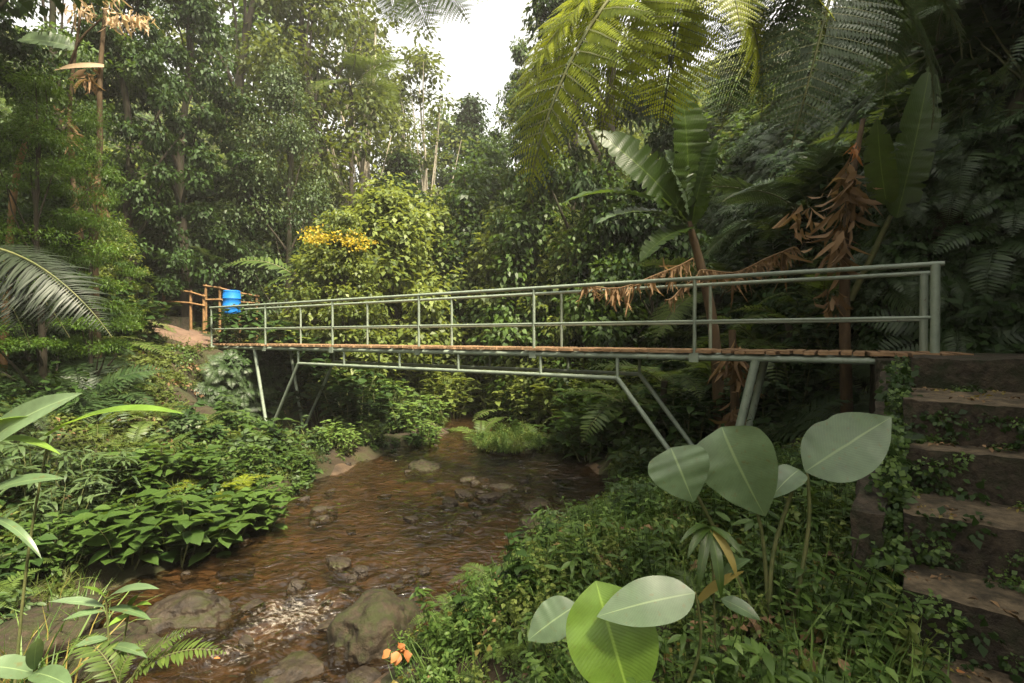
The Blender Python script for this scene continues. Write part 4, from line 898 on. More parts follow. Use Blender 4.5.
# big yellow green tree fern fronds at the top
def crown_fern(loc, label, fronds, me_kind, trunk_to):
    t = thing('tree_fern', label, 'tree fern', loc, group='tree ferns')
    m_ = MB(); b = np.array(loc); gb = np.array([trunk_to[0], trunk_to[1], gz(*trunk_to)-.3]); m_.tube(wob(gb-b, (0, 0, 0), 8, .03), np.linspace(.11, .08, 8), 10); part('trunk', m_.build('fern_trunk', 'bark'), t)
    for i, (tip, up) in enumerate(fronds): hero_frond(t, FR[me_kind][i % len(FR[me_kind])], loc, tip, up)
    return t
cf = P(690, -65, 5.2)
crown_fern(cf, 'yellow green tree fern hanging long lit fronds over the stream at the top', [
    (P(528, 205, 5.4), (-.5, -.6, .6)), (P(512, 120, 5.8), (-.4, -.5, .7)), (P(600, 150, 5.0), (-.5, -.6, .4)), (P(560, 20, 5.6), (-.2, -.3, .9)), (P(660, 130, 5.8), (-.2, -.7, .5)),
    (P(760, 120, 5.8), (.2, -.7, .5)), (P(830, 60, 5.6), (.3, -.5, .7)), (P(740, 40, 4.6), (0, -.6, .7))], 'treefern', (9.6, 6.4))
cf = P(840, -45, 5.6)
crown_fern(cf, 'dark green tree fern spreading fronds along the top right edge', [
    (P(700, 60, 5.6), (-.3, -.5, .7)), (P(720, 130, 5.8), (-.4, -.6, .6)), (P(790, 150, 5.4), (-.3, -.7, .5)), (P(880, 110, 5.4), (.3, -.7, .5)), (P(960, 60, 5.4), (.3, -.5, .7)), (P(930, 130, 5.9), (.3, -.6, .6))], 'treeferndark', (10.0, 7.0))
cf = P(385, -55, 6.5)
t = thing('hanging_fern', 'pale fern frond silhouetted against the bright sky gap', 'fern', cf)
[hero_frond(t, FR['treeferngreen'][k_ % 2], cf, P(x_, y_, 6.5), (0, -1, .15)) for k_, (x_, y_) in enumerate(((505, 0), (470, 26), (432, 40), (398, 36)))]

# banana plants
def tattered(parent, a, b, hang, mat, n=26, name='dry_leaf', jit=.6):
    # a dead leaf: a sagging rib with curled, split shreds of uneven length, in ragged groups
    n = int(n*3.6); a, b = np.array(a), np.array(b); o = np.array(parent.location); L = np.linalg.norm(b-a)
    ph = rng.uniform(0, 6, 3); s = np.sort(np.clip(rng.random(n)+.06*np.sin(17*rng.random(n)), 0, 1))
    def rib(s): return a+(b-a)*s[:, None]-np.array([0, 0, 1])*(.10*L*np.sin(s*3.14)+.03*np.sin(s*9+ph[0]))[:, None]+np.array([0, 1.0, 0])*(.05*np.sin(s*7+ph[1]))[:, None]
    B = rib(s)-o; m_ = MB(); grp = .55+.45*np.sin(s*23+ph[2])*np.sin(s*11+ph[0])
    D = np.array([0, 0, -1.0])+R3(n, .28)+(b-a)/L*rng.normal(.15, .25, n)[:, None]
    m_.leaves(B, D, np.array([0, -1.0, .1])+R3(n, .9), hang*rng.uniform(.25, 1.1, n)*grp+.04, rng.uniform(.006, .034, n), [(0, .5), (.15, .9), (.35, .8), (.5, 1), (.7, .6), (.85, .5), (1, .05)], rng.normal(.2, .9, n), rng.uniform(.1, 1.0, n), rng.random(n), wave=jit)
    m_.tube(rib(np.linspace(0, 1, 10))-o, .013, 5)
    return part(name, m_.build(name, mat), parent)
def dry_bunch(parent, c, rad, n, L, mat, name='dry_leaves'):
    o = np.array(parent.location); d = sph(n)*rng.random((n, 1))**.5*np.array(rad); m_ = MB()
    m_.leaves(np.array(c)-o+d, sph(n)*np.array([.75, .75, .5])+np.array([0, 0, -.8]), R3(n)+np.array([0, -.6, .3]), L*rng.uniform(.5, 1.4, n), L*.12*rng.uniform(.6, 1.3, n), OVATE4, rng.normal(.6, .9, n), rng.uniform(.2, 1.0, n), rng.random(n), wave=.5)
    return part(name, m_.build(name, mat), parent)
Y = 9.0
g = on(722, Y)
bn = thing('banana_plant', 'banana plant with erect dark leaf and shiny drooping leaves behind the bridge', 'banana plant', g, group='banana plants')
stalk(bn, [g, P(716, 330, Y), P(700, 262, Y), P(688, 222, Y)], .12, .06, 'brownstem', 'pseudostem')
for b_, t_, wd, bd, up, rl, mt in (((690, 225), (594, 132), 42, .6, .3, .3, 'banana'), ((688, 225), (680, 84), 46, .25, .1, .7, 'banana'), ((686, 226), (562, 204), 26, 1.2, .7, .1, 'banana'), ((686, 228), (596, 224), 22, 1.1, .7, 0, 'bigpale'), ((692, 225), (716, 140), 34, .5, .1, -.7, 'banana'), ((690, 228), (640, 262), 26, .9, .6, 0, 'banana'), ((690, 215), (664, 150), 30, .5, .2, .9, 'bigpale')):
    lf = hero_leaf(bn, P(*b_, Y), P(*t_, Y-.35), px_w(wd, Y), mt, BANANA, up, bd, .3, roll=rl, wave=.07); smooth_leaf(lf, 1)
tattered(bn, P(694, 256, Y-.8), P(584, 286, Y-.9), .55, 'dry', 40)
tattered(bn, P(700, 272, Y-.8), P(792, 246, Y-.9), .6, 'dry', 40)
tattered(bn, P(700, 268, Y), P(664, 300, Y-.4), .4, 'dry', 12)
dry_bunch(bn, P(735, 360, Y-.75), (.14, .12, .35), 50, .42, 'dry'); dry_bunch(bn, P(736, 430, Y-.75), (.13, .12, .55), 70, .45, 'dry'); stalk(bn, [(X_(736, Y-.6), Y-.6, gz(X_(736, Y-.6), Y-.6)), P(736, 420, Y-.6), P(732, 330, Y-.5)], .10, .06, 'brownstem', 'dead_stalk')
g = on(848, 7.4); Y = 7.4
bn = thing('banana_plant', 'old banana plant hung with brown dead leaves above the near railing', 'banana plant', g, group='banana plants')
stalk(bn, [g, P(842, 260, Y), P(852, 170, Y), P(862, 120, Y)], .085, .03, 'brownstem', 'pseudostem')
dry_bunch(bn, P(850, 190, Y-.15), (.16, .14, .55), 60, .42, 'dry'); dry_bunch(bn, P(838, 245, Y-.15), (.14, .14, .5), 46, .4, 'dry'); dry_bunch(bn, P(832, 300, Y-.2), (.12, .1, .3), 20, .3, 'dry'); dry_bunch(bn, P(800, 215, Y+.1), (.2, .1, .3), 20, .35, 'dry')
dry_bunch(bn, P(855, 148, Y-.25), (.07, .05, .10), 12, .2, 'orange', 'yellow_leaves')
for b_, t_, wd, bd, up, rl, mt in (((896, 218), (928, 66), 32, .35, .1, .25, 'banana'), ((886, 205), (876, 120), 26, .4, .1, -.3, 'banana'),):
    lf = hero_leaf(bn, P(*b_, Y-.4), P(*t_, Y-.7), px_w(wd, Y), mt, BANANA, up, bd, .2, roll=rl, wave=.04); smooth_leaf(lf, 1)
stalk(bn, [P(850, 300, Y), P(872, 255, Y-.2), P(890, 216, Y-.4)], .05, .03)
# dry banana stalk at the upper left
Y = 10.3; g = on(98, Y)
bn = thing('banana_plant', 'dead banana plant with pale dry leaf bunch at the top left', 'banana plant', g, group='banana plants')
stalk(bn, [g, P(92, 230, Y), P(104, 150, Y+.1), P(99, 90, Y-.1), P(108, 10, Y)], .075, .035, 'brownstem', 'pseudostem')
stalk(bn, [P(82, 240, Y), P(70, 150, Y+.1), P(72, 90, Y), P(84, 10, Y)], .05, .02, 'brownstem', 'pseudostem')
stalk(bn, [P(70, 70, Y), P(82, 40, Y-.1), P(104, 20, Y-.1)], .025, .015, 'brownstem', 'branch')
for c, rad, n in ((P(118, 18, Y-.2), (.28, .2, .16), 46), (P(142, 20, Y-.2), (.3, .2, .15), 46), (P(80, 8, Y-.2), (.35, .2, .18), 44), (P(108, -6, Y-.2), (.3, .2, .2), 34)): dry_bunch(bn, c, rad, n, .24, 'pale')
dry_bunch(bn, P(90, 78, Y-.2), (.2, .15, .2), 20, .32, 'dry'); dry_bunch(bn, P(98, 190, Y-.15), (.16, .15, .7), 36, .38, 'dry'); dry_bunch(bn, P(72, 130, Y-.15), (.14, .15, .5), 20, .34, 'dry')
hero_leaf(bn, P(106, 68, Y-.1), P(55, 72, Y-.3), px_w(9, Y), 'pale', STRAP, .5, .3, .4, name='dry_leaf')
hero_leaf(bn, P(78, 50, Y), P(20, 42, Y-.3), px_w(26, Y), 'bigpale', BANANA, .5, .6, .2)
stalk(bn, [on(2, 8.8), P(14, 180, 8.8), P(36, 120, 8.8)], .06, .04, 'bamboo', 'dry_stalk')
# shaded palm fronds at the left edge
Y = 6.2
pf_ = thing('palm', 'grey green shaded palm fronds drooping from the left edge', 'palm', P(-25, 250, Y))
for tx, ty in ((112, 337), (70, 338), (30, 345), (84, 312)):
    hero_frond(pf_, FR['palm'][0], P(-25, 250, Y), P(tx, ty, Y-.2), (.1, -.5, .85))
stalk(pf_, [on(-30, Y), P(-25, 250, Y)], .06, .05, 'bark', 'trunk')

# grass clump with yellowed blades at the left edge
def grass(px, Y, h, n, label, yell=.3, spread=.14):
    t = thing('grass_clump', label, 'grass', on(px, Y)); m1, m2 = MB(), MB()
    for m_, k in ((m1, int(n*(1-yell))), (m2, int(n*yell))):
        B = R3(k, spread)*np.array([1, 1, 0]); D = np.array([0, 0, 1.0])+R3(k, .35)
        m_.leaves(B, D, R3(k), h*rng.uniform(.6, 1.2, k), h*.012, BLADE, rng.uniform(.4, 1.9, k), .2, rng.random(k))
    part('blades', m1.build('grass_blades', 'fresh'), t); part('dry_blades', m2.build('grass_dry_blades', 'straw'), t)
grass(15, 3.6, .75, 120, 'grass clump with yellowed blades at the left edge under the strap leaves', .35)
grass(60, 4.3, .6, 90, 'thin green grass clump right of the yellowed one', .1)
grass(640, 5.6, .5, 110, 'tuft of long grass leaning over the right bank', .05, .25)
grass(600, 5.9, .45, 90, 'tuft of pale grass at the water edge left of the big leaves', .05, .25)
# dead orange leaf in the herbs
m_ = MB(); n = 7; m_.leaves(R3(n, .02), sph(n)*np.array([1, 1, .4]), R3(n, .4)+np.array([0, 0, 1]), .07, .026, OVATE, .9, .3, rng.random(n), wave=.3)
tag(part('dead_leaf', m_.build('dead_leaf', 'orange'), None, None, P(397, 652, 2.95)), 'crumpled orange dead leaves among the herbs at the bottom', 'dead leaf')
for px, py, Y, sc_l, lab in ((960, 674, 2.3, .05, 'yellow fallen leaf on the lowest step'), (212, 660, 3.95, .05, 'small yellow fallen leaf on the wet stones')):
    m_ = MB(); m_.leaves(np.zeros((1, 3)), [[1, .3, 0]], [[0, 0, 1]], sc_l, sc_l*.3, OVATE, .4, .2, .5)
    tag(part('fallen_leaf', m_.build('fallen_leaf', 'orange'), None, None, P(px, py, Y)), lab, 'leaf')

# ------------------------------------------------------------------ stuff: undergrowth scattered by geometry nodes
LIB = {}
def lib(name, builds):
    c = bpy.data.collections.new(name)
    for i, me in enumerate(builds):
        o = bpy.data.objects.new(f'{name}_{i:02d}', me); c.objects.link(o)
    LIB[name] = (c, len(builds))
def cl_leafy(r, h, n, L, W, mat, prof='diamond', flat=.5, droop=.3):
    m_ = MB(); d = sph(n); d[:, 2] = np.abs(d[:, 2]); B = d*(rng.random(n)**.4)[:, None]*np.array([r, r, h])
    D = d*np.array([1, 1, .4])+R3(n, .4)-np.array([0, 0, droop]); U = np.array([0, 0, 1.0])+R3(n, .3)
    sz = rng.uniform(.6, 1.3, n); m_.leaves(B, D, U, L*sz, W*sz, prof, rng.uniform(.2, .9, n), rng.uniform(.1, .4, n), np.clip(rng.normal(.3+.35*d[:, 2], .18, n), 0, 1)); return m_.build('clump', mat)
def cl_stem(h, r, nst, L, W, mat, prof=OVATE4, per=9):
    m_ = MB()
    for i in range(nst):
        a = rng.uniform(0, 6.28); b = r*math.sqrt(rng.random()); tip = np.array([b*math.cos(a)*1.4, b*math.sin(a)*1.4, h*rng.uniform(.5, 1.1)]); p = wob((b*math.cos(a), b*math.sin(a), -.05), tip, 5, .012)
        m_.tube(p, np.linspace(.005, .002, 5), 4, .2, cap=False)
        n = per; k = rng.uniform(.25, 1, n)*3.99; j = k.astype(int); B = p[j]+(p[np.minimum(j+1, 4)]-p[j])*(k-j)[:, None]; aa = np.arange(n)*2.4
        D = np.stack([np.cos(aa), np.sin(aa), rng.uniform(-.2, .5, n)], 1); sz = rng.uniform(.6, 1.15, n)
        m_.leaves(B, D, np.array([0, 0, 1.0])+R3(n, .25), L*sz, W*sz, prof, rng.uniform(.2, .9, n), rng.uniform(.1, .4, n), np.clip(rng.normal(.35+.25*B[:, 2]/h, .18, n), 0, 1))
    return m_.build('clump', mat)
def cl_grass(h, n, mat, r=.12):
    m_ = MB(); B = R3(n, r)*np.array([1, 1, 0]); m_.leaves(B, np.array([0, 0, 1.0])+R3(n, .35), R3(n), h*rng.uniform(.5, 1.2, n), h*.014, BLADE, rng.uniform(.3, 1.8, n), .2, rng.random(n)); return m_.build('clump', mat)
def cl_fern(L, n, kind):
    src = FR[kind]; m_ = MB()
    for i in range(n):
        az = 6.283*i/n+rng.normal(0, .2); el = rng.uniform(-.1, .5); s = L*rng.uniform(.75, 1.1); me = src[i % len(src)]
        v = np.zeros(len(me.vertices)*3, np.float32); me.vertices.foreach_get('co', v); v = v.reshape(-1, 3).astype(float)*s
        q = np.zeros(len(me.loops), np.int32); me.loops.foreach_get('vertex_index', q)
        R = np.array(Euler((0, -el, az)).to_matrix()); ti = np.zeros(len(me.vertices), np.float32); me.attributes['tint'].data.foreach_get('value', ti)
        m_.add(v@R.T, q.reshape(-1, 4), ti)
    return m_.build('clump', {'hangfern': 'ferndark', 'hangferngreen': 'fern'}.get(kind, kind))
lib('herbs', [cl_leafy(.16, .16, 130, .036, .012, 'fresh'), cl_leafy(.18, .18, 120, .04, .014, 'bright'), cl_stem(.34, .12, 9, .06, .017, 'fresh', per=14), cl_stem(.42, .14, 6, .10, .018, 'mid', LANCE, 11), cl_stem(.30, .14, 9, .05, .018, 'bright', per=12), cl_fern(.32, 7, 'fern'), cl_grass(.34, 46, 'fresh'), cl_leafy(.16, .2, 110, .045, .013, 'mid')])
lib('weeds', [cl_stem(.75, .12, 4, .12, .022, 'mid', LANCE, 14), cl_stem(.65, .14, 5, .09, .028, 'fresh', per=14), cl_fern(.6, 7, 'fern'), cl_fern(.5, 7, 'fern'), cl_stem(.6, .1, 4, .14, .05, 'dark', per=9)])
lib('bankplants', [cl_leafy(.22, .16, 90, .075, .026, 'mid'), cl_stem(.40, .18, 6, .14, .042, 'mid'), cl_stem(.45, .2, 6, .15, .05, 'dark'), cl_leafy(.25, .2, 90, .08, .026, 'olive'), cl_grass(.40, 50, 'olive', .16), cl_fern(.45, 7, 'fern'), cl_stem(.4, .2, 7, .13, .03, 'grey', LANCE)])
lib('olivecover', [cl_leafy(.24, .10, 90, .06, .022, 'olive'), cl_leafy(.2, .08, 70, .05, .02, 'mid'), cl_grass(.16, 60, 'olive', .2), cl_leafy(.24, .06, 40, .07, .02, 'litter'), cl_stem(.22, .2, 6, .08, .028, 'olive')])
lib('hillmix', [cl_leafy(.5, .4, 150, .15, .045, 'mid'), cl_leafy(.5, .45, 160, .13, .04, 'bright'), cl_stem(.8, .4, 9, .22, .065, 'mid', per=11), cl_fern(.9, 8, 'fern'), cl_leafy(.55, .4, 150, .17, .05, 'olive'), cl_stem(.7, .4, 9, .24, .03, 'grey', LANCE, 11), cl_fern(1.0, 8, 'fern'), cl_leafy(.5, .4, 150, .15, .05, 'dark')])
for k_, (d_, r_) in enumerate(((1.25, .5), (1.4, .2))): FR.setdefault('hangfern', []).append(frond_mesh('fern_frond', 1, 30, .22, d_, r_, 'ferndark', wid=.013, sag=.6))
FR['hangferngreen'] = [frond_mesh('fern_frond', 1, 30, .22, d_, r_, 'fern', wid=.013, sag=.6) for d_, r_ in ((1.25, .5), (1.4, .2))]
lib('hilldark', [cl_fern(.9, 8, 'ferndark'), cl_fern(1.1, 7, 'hangfern'), cl_fern(1.0, 8, 'hangfern'), cl_leafy(.5, .4, 150, .10, .03, 'dark'), cl_fern(1.0, 7, 'hangferngreen'), cl_fern(1.1, 8, 'ferndark'), cl_stem(.7, .4, 9, .17, .035, 'dark', LANCE, 11), cl_fern(.8, 7, 'hangfern')])
lib('farmix', [cl_leafy(.8, .8, 190, .22, .07, 'mid'), cl_leafy(.8, .8, 190, .2, .06, 'bright'), cl_leafy(.8, .8, 190, .22, .07, 'dark'), cl_leafy(.8, .8, 190, .2, .05, 'olive'), cl_fern(1.5, 8, 'fern')])
lib('ivy', [cl_leafy(.10, .06, 40, .05, .018, 'mid', droop=.5), cl_leafy(.12, .06, 34, .065, .022, 'dark', droop=.5), cl_leafy(.1, .05, 34, .045, .02, 'fresh', droop=.4)])
lib('litterbits', [cl_leafy(.10, .012, 8, .08, .022, 'litter', droop=0), cl_leafy(.10, .012, 6, .07, .025, 'straw', droop=0)])

def scatter(name, label, cat, libname, pts, nrm, scl, lean=.5):
    pts = np.asarray(pts, float); n = len(pts); c, k = LIB[libname]
    me = bpy.data.meshes.new(name); me.vertices.add(n); me.vertices.foreach_set('co', pts.astype(np.float32).ravel())
    z = unit(np.asarray(nrm)*lean+np.array([0, 0, 1.0])*(1-lean)+R3(n, .08)); spin = rng.uniform(0, 6.283, n); rot = np.zeros((n, 3))
    for i in range(n):
        q = Vector(z[i]).to_track_quat('Z', 'Y').to_matrix()@Matrix.Rotation(spin[i], 3, 'Z'); rot[i] = q.to_euler()
    a = me.attributes.new('rot', 'FLOAT_VECTOR', 'POINT'); a.data.foreach_set('vector', rot.astype(np.float32).ravel())
    a = me.attributes.new('scl', 'FLOAT', 'POINT'); a.data.foreach_set('value', np.asarray(scl, np.float32))
    a = me.attributes.new('pick', 'INT', 'POINT'); f_ = .5+.25*(np.sin(pts[:, 0]*1.9+pts[:, 1]*.8+1)+np.sin(pts[:, 1]*2.3-pts[:, 0]*1.1))+rng.normal(0, .22, n)
    a.data.foreach_set('value', np.mod((f_*k*1.7).astype(np.int32), k).astype(np.int32))
    o = bpy.data.objects.new(name, me); COL.objects.link(o)
    g = bpy.data.node_groups.new(name, 'GeometryNodeTree')
    g.interface.new_socket('Geometry', in_out='INPUT', socket_type='NodeSocketGeometry'); g.interface.new_socket('Geometry', in_out='OUTPUT', socket_type='NodeSocketGeometry')
    gi, go = g.nodes.new('NodeGroupInput'), g.nodes.new('NodeGroupOutput')
    ip = g.nodes.new('GeometryNodeInstanceOnPoints'); ci = g.nodes.new('GeometryNodeCollectionInfo'); ci.inputs['Collection'].default_value = c
    ci.inputs['Separate Children'].default_value = True; ci.inputs['Reset Children'].default_value = True
    def at(nm, ty):
        q = g.nodes.new('GeometryNodeInputNamedAttribute'); q.data_type = ty; q.inputs['Name'].default_value = nm; return [s for s in q.outputs if s.enabled and s.name == 'Attribute'][0]
    er = g.nodes.new('FunctionNodeEulerToRotation')
    g.links.new(gi.outputs[0], ip.inputs['Points']); g.links.new(ci.outputs[0], ip.inputs['Instance']); ip.inputs['Pick Instance'].default_value = True
    g.links.new(at('pick', 'INT'), ip.inputs['Instance Index']); g.links.new(at('rot', 'FLOAT_VECTOR'), er.inputs[0]); g.links.new(er.outputs[0], ip.inputs['Rotation']); g.links.new(at('scl', 'FLOAT'), ip.inputs['Scale'])
    g.links.new(ip.outputs[0], go.inputs[0])
    md = o.modifiers.new('scatter', 'NODES'); md.node_group = g
    return tag(o, label, cat, kind='stuff')

def region(n, x0, x1, y0, y1, test):
    X = rng.uniform(x0, x1, n); Y = rng.uniform(y0, y1, n); ok = test(X, Y) & (np.abs(X) < 1.12*np.maximum(Y, 0)+2.2)
    rx, ry = X-P0[0], Y-P0[1]; u = -(rx*BD[0]+ry*BD[1]); v = rx*BN[0]+ry*BN[1]
    ok &= ~((X > -12.8) & (X < -8.0) & (Y > 14.6) & (Y < 18.6) & (rng.random(len(X)) < .88))
    ok &= ~((np.abs(X-pf.x-.25) < .95) & (Y > pf.y-2.2) & (Y < pf.y+.3))
    ok &= ~((u > -15.6) & (v > -.35) & (v < 1.25) & (hz(X, Y) > .9))
    ok &= ~((u > -.6) & (u < 3.9) & (v > -4.9) & (v < 1.15)); X, Y = X[ok], Y[ok]; rxy = None
    return X, Y, hz(X, Y), hnorm(X, Y)
def cxf(Y): return np.interp(Y, YS, CXT)
def scat_region(name, label, cat, libname, n, box, test, s0, s1, per_y=0.0, lean=.5, sink=.03, zmin=-9):
    X, Y, Z, N = region(n, *box, test); Z = np.maximum(Z, zmin); keep = rng.random(len(X)) < np.clip(.45/np.maximum(N[:, 2], .25), .45, 1)
    X, Y, Z, N = X[keep], Y[keep], Z[keep], N[keep]
    sc = rng.uniform(s0, s1, len(X))*(1+per_y*Y)*(.92+.3*np.sin(X*1.3+2*np.sin(Y*.9))*np.sin(Y*1.7+X*.6))
    wd_ = wdist(X, Y); sc = sc*np.where(wd_ > 0, np.clip(.45+.55*wd_/.9, .45, 1), 1)
    return scatter(name, label, cat, libname, np.stack([X, Y, Z-sink], 1), N, sc, lean)
near_ok = lambda X, Y: np.hypot(X, Y) > 1.25
scat_region('herbs', 'low mixed herbs and creepers covering the near right bank', 'undergrowth', 'herbs', 7600, (-2.2, 3.6, 1.0, 8.2), lambda X, Y: (X > cxf(Y)) & (wdist(X, Y) > .1) & near_ok(X, Y), .7, 1.25)
scat_region('tall_weeds', 'scattered tall weeds and ferns standing up from the right bank herbs', 'weeds', 'weeds', 420, (-1.6, 3.2, 2.0, 8.0), lambda X, Y: (X > cxf(Y)) & (wdist(X, Y) > .15) & (np.hypot(X, Y) > 2.3) & ((X < .9) | (Y > 3.6)), .5, 1.1)
scat_region('leaf_litter', 'brown fallen leaves lying on the right bank', 'leaf litter', 'litterbits', 900, (-1.6, 3.6, 1.5, 8.0), lambda X, Y: (X > cxf(Y)) & (wdist(X, Y) > .1) & near_ok(X, Y), .7, 1.3, .0, .5, -.12)
scat_region('bank_plants', 'leafy undergrowth covering the near left bank', 'undergrowth', 'bankplants', 9000, (-14, 0, 1.6, 9.5), lambda X, Y: (((X+5)/3.2)**2+((Y-12.2)/3.2)**2 > 1) & (X < cxf(Y)) & (wdist(X, Y) > .12) & (wdist(X, Y) < 2.2+.8*np.sin(Y*1.3)) & near_ok(X, Y), .6, 1.15)
scat_region('ground_cover', 'low olive ground cover and leaf litter on the sunny bank below the path', 'ground cover', 'olivecover', 12000, (-16, -1.5, 4.5, 21), lambda X, Y: (((X+5)/2.6)**2+((Y-12.2)/2.4)**2 > 1) & (X < cxf(Y)) & (wdist(X, Y) > 1.2) & (wdist(X, Y) < 10) & ~in_path(X, Y, .92), .9, 1.6)
scat_region('edge_plants', 'small leafy plants at the tip of the left bank below the struts', 'undergrowth', 'bankplants', 520, (-6.2, -2.6, 9.0, 12.2), lambda X, Y: (X < cxf(Y)) & (wdist(X, Y) > -.02) & (wdist(X, Y) < 2.2), .5, .95)
scat_region('bank_foliage', 'dark leafy growth on the banks under the bridge', 'undergrowth', 'bankplants', 4200, (-6, 6, 8, 26), lambda X, Y: ((((X+5)/2.6)**2+((Y-12)/2.6)**2 > 1) | (rng.random(len(X)) < .5)) & (wdist(X, Y) > .02) & (wdist(X, Y) < 2.8) & ~in_path(X, Y), .9, 1.5, .02)
scat_region('slope_foliage', 'mixed ferns and shrubs covering the lit slopes beyond the bridge', 'undergrowth', 'hillmix', 9000, (-34, 12, 11, 42), lambda X, Y: (wdist(X, Y) > 1.4) & ((X < cxf(Y)-5) & (wdist(X, Y) > 9.3) | (X > cxf(Y)) & (X < .28*Y) | (wdist(X, Y) > .6) & (Y > 20)) & ~in_path(X, Y, 1.15), .9, 1.7, .012, .6)
scat_region('shaded_foliage', 'dark ferns and creepers covering the shaded slope on the right', 'undergrowth', 'hilldark', 8000, (2, 24, 6.0, 26), lambda X, Y: (X > cxf(Y)) & (wdist(X, Y) > 2.4) & (X > .16*Y), .8, 1.35, .01, .65)
scat_region('shaded_foliage', 'dark leafy growth low on the shaded left slope', 'undergrowth', 'hilldark', 3500, (-24, -7, 6, 20), lambda X, Y: (X < cxf(Y)) & (wdist(X, Y) > 3.6) & (X < -.86*Y+.8) & ~in_path(X, Y, 1.2), .7, 1.3, .01, .5)
scat_region('far_wood', 'far wood closing the valley as one green mass', 'wood', 'farmix', 5000, (-60, 60, 40, 90), lambda X, Y: (wdist(X, Y) > 1), 1.6, 3.4, .0, .5)
lib('pebbles', [rock_mesh(40+k_, a_, b_, c_, 'rock', .3) for k_, (a_, b_, c_) in enumerate(((.07, .06, .045), (.05, .06, .03), (.10, .07, .05), (.06, .05, .05), (.13, .10, .06)))])
scat_region('stream_gravel', 'dark gravel and cobbles in the riffle and along the water edges', 'gravel', 'pebbles', 2600, (-5, 3, 2.2, 20), lambda X, Y: (wdist(X, Y) < .15) & ((wdist(X, Y) > -.35) & (rng.random(len(X)) < .55) | (np.hypot((X-.2)/1.6, (Y-8.6)/1.1) < 1) & (rng.random(len(X)) < .8) | (np.hypot((X+1.9)/1.2, (Y-4.8)/1.0) < 1) & (rng.random(len(X)) < .5) | (rng.random(len(X)) < .10)), .6, 1.7, .01, .2, -.0, -.035)
scat_region('grass_islet', 'small green grass islet in the stream beyond the riffle', 'grass', 'herbs', 500, (-1.0, .95, 11.0, 13.2), lambda X, Y: ((X+.05)/.8)**2+((Y-12.1)/.95)**2 < 1, .8, 1.2, .0, .2, 0, .1)
# islet ground
m_ = rock_mesh(31, .7, .85, .22, 'mossrock', .2); tag(part('islet_bank', m_, None, None, (-.05, 12.1, -.02)), 'low muddy islet carrying the grass in mid stream', 'islet')
pts = []
for i, (drop, Z) in enumerate(STAIRS):
    for k in range(16):
        q = sc_[i]+SE*rng.uniform(.02, 1.6)+SB*np.dot(fronts[i]-sc_[i], SB)*rng.uniform(.05, .95); pts.append((q[0], q[1], EYE-drop+.012))
scatter('step_litter', 'brown fallen leaves and soil crumbs lying on the stair treads', 'leaf litter', 'litterbits', pts, [(0, 0, 1)]*len(pts), rng.uniform(.3, .7, len(pts)), .2)
# creepers on the walls by the stairs
def on_quad(n, a, b, zlo, zhi, out):
    s = rng.random(n); t = rng.random(n); a, b = np.array(a), np.array(b); p = a+(b-a)*s[:, None]; z = zlo+(zhi(s)-zlo)*t
    return np.stack([p[:, 0], p[:, 1], z], 1)+np.array(out)*.03, np.tile(np.array(out), (n, 1))
pa, na_ = on_quad(300, (X_(888, 3.1), 3.1), (X_(902, 5.0), 5.0), .5, lambda s: 1.75+.65*s, (-.5, -.8, .2))
pb, nb_ = on_quad(46, w0, w1, .4, lambda s: 1.0+1.0*s, (-.9, .3, .3))
scatter('creepers', 'small leaved creepers hanging down beside the left end of the stairs', 'creeper', 'ivy', np.concatenate([pa, pb]), np.concatenate([na_, nb_]), rng.uniform(.5, 1.1, len(pa)+len(pb)), .7)
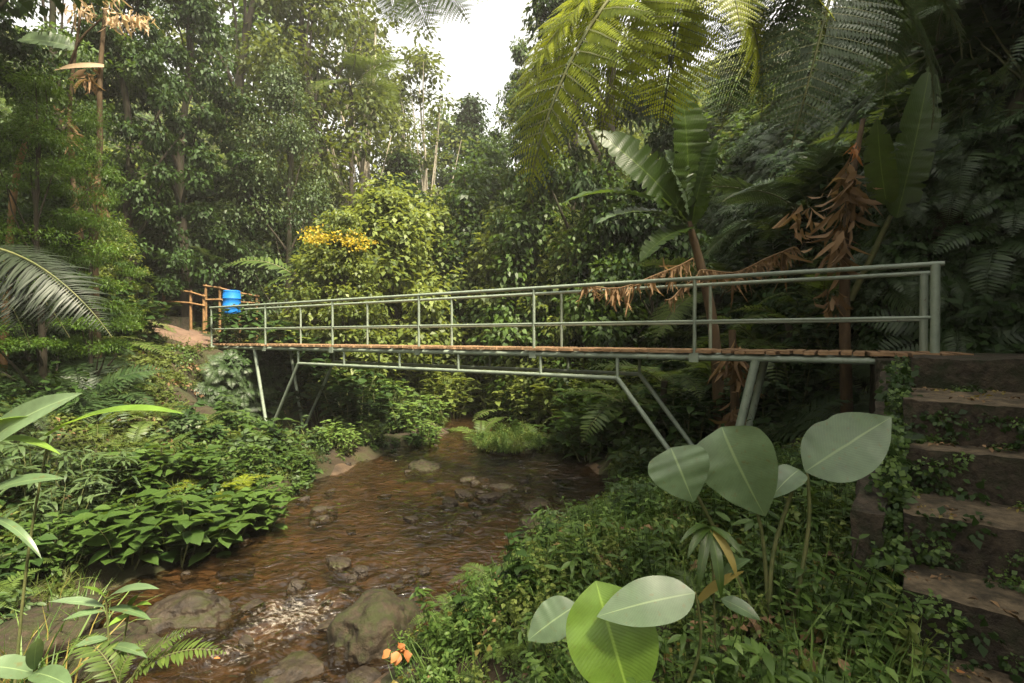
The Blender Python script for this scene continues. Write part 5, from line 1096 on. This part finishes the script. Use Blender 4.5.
# growth on the cut banks behind the landing and at the far bridge end
lib('hang', [cl_leafy(.28, .22, 90, .08, .025, 'dark', droop=.7), cl_fern(.6, 7, 'ferndark'), cl_fern(.7, 7, 'hangfern'), cl_stem(.4, .2, 7, .13, .03, 'dark', LANCE, 10), cl_fern(.6, 7, 'hangfern')])
def uv(u, v): q = P0-BD*u+BN*v; return (q[0], q[1])
p1, n1_ = on_quad(260, uv(-.6, 1.75), uv(4.2, 1.75), 2.2, lambda s: 5.2+0*s, (-.4, -.8, .5))
p2, n2_ = on_quad(160, uv(3.3, -3.5), uv(3.9, 1.9), 1.6, lambda s: 5.0+0*s, (-.8, -.3, .5))
p3, n3_ = on_quad(120, (-7.4, 12.6), (-6.6, 14.6), .5, lambda s: 2.0+0*s, (.7, -.5, .4))
scatter('hanging_growth', 'dark leafy growth hanging over the cut banks behind the landing', 'undergrowth', 'hang', np.concatenate([p1, p2, p3]), np.concatenate([n1_, n2_, n3_]), rng.uniform(.7, 1.3, 540), .7)
# weeds and litter in the corners of the steps
pts, nr = [], []
for i, (drop, Z) in enumerate(STAIRS):
    a = sc_[i]; dep = np.dot(fronts[i]-a, SB)
    for k in range(7):
        q = a+SE*rng.uniform(.02, 1.5)+SB*(dep*rng.uniform(.75, .95)); pts.append((q[0], q[1], EYE-drop+.01)); nr.append((0, 0, 1))
for i, (drop, Z) in enumerate(STAIRS):
    for k in range(26):
        q = sc_[i]+SE*rng.uniform(.02, 1.8)-SB*.01; pts.append((q[0], q[1], EYE-drop-.3*rng.random()**.6)); nr.append((-SB[0], -SB[1], .3))
scatter('step_weeds', 'small weeds rooted in the back corners of the steps', 'weeds', 'ivy', pts, nr, rng.uniform(.3, .95, len(pts)), .6)

# ------------------------------------------------------------------ the moist air of the valley
hm = bpy.data.materials.new('haze'); hm.use_nodes = True; t = hm.node_tree; t.nodes.clear()
o_ = t.nodes.new('ShaderNodeOutputMaterial'); v_ = t.nodes.new('ShaderNodeVolumePrincipled')
v_.inputs['Color'].default_value = (1.0, .99, .94, 1); v_.inputs['Density'].default_value = HAZE; v_.inputs['Anisotropy'].default_value = .3
t.links.new(v_.outputs[0], o_.inputs['Volume'])
m_ = MB(); m_.box((0, 0, 34), (1400, 1400, 72)); hb = part('haze', m_.build('haze', hm)); tag(hb, 'pale moist air fading the far trees of the valley', 'haze', kind='stuff')
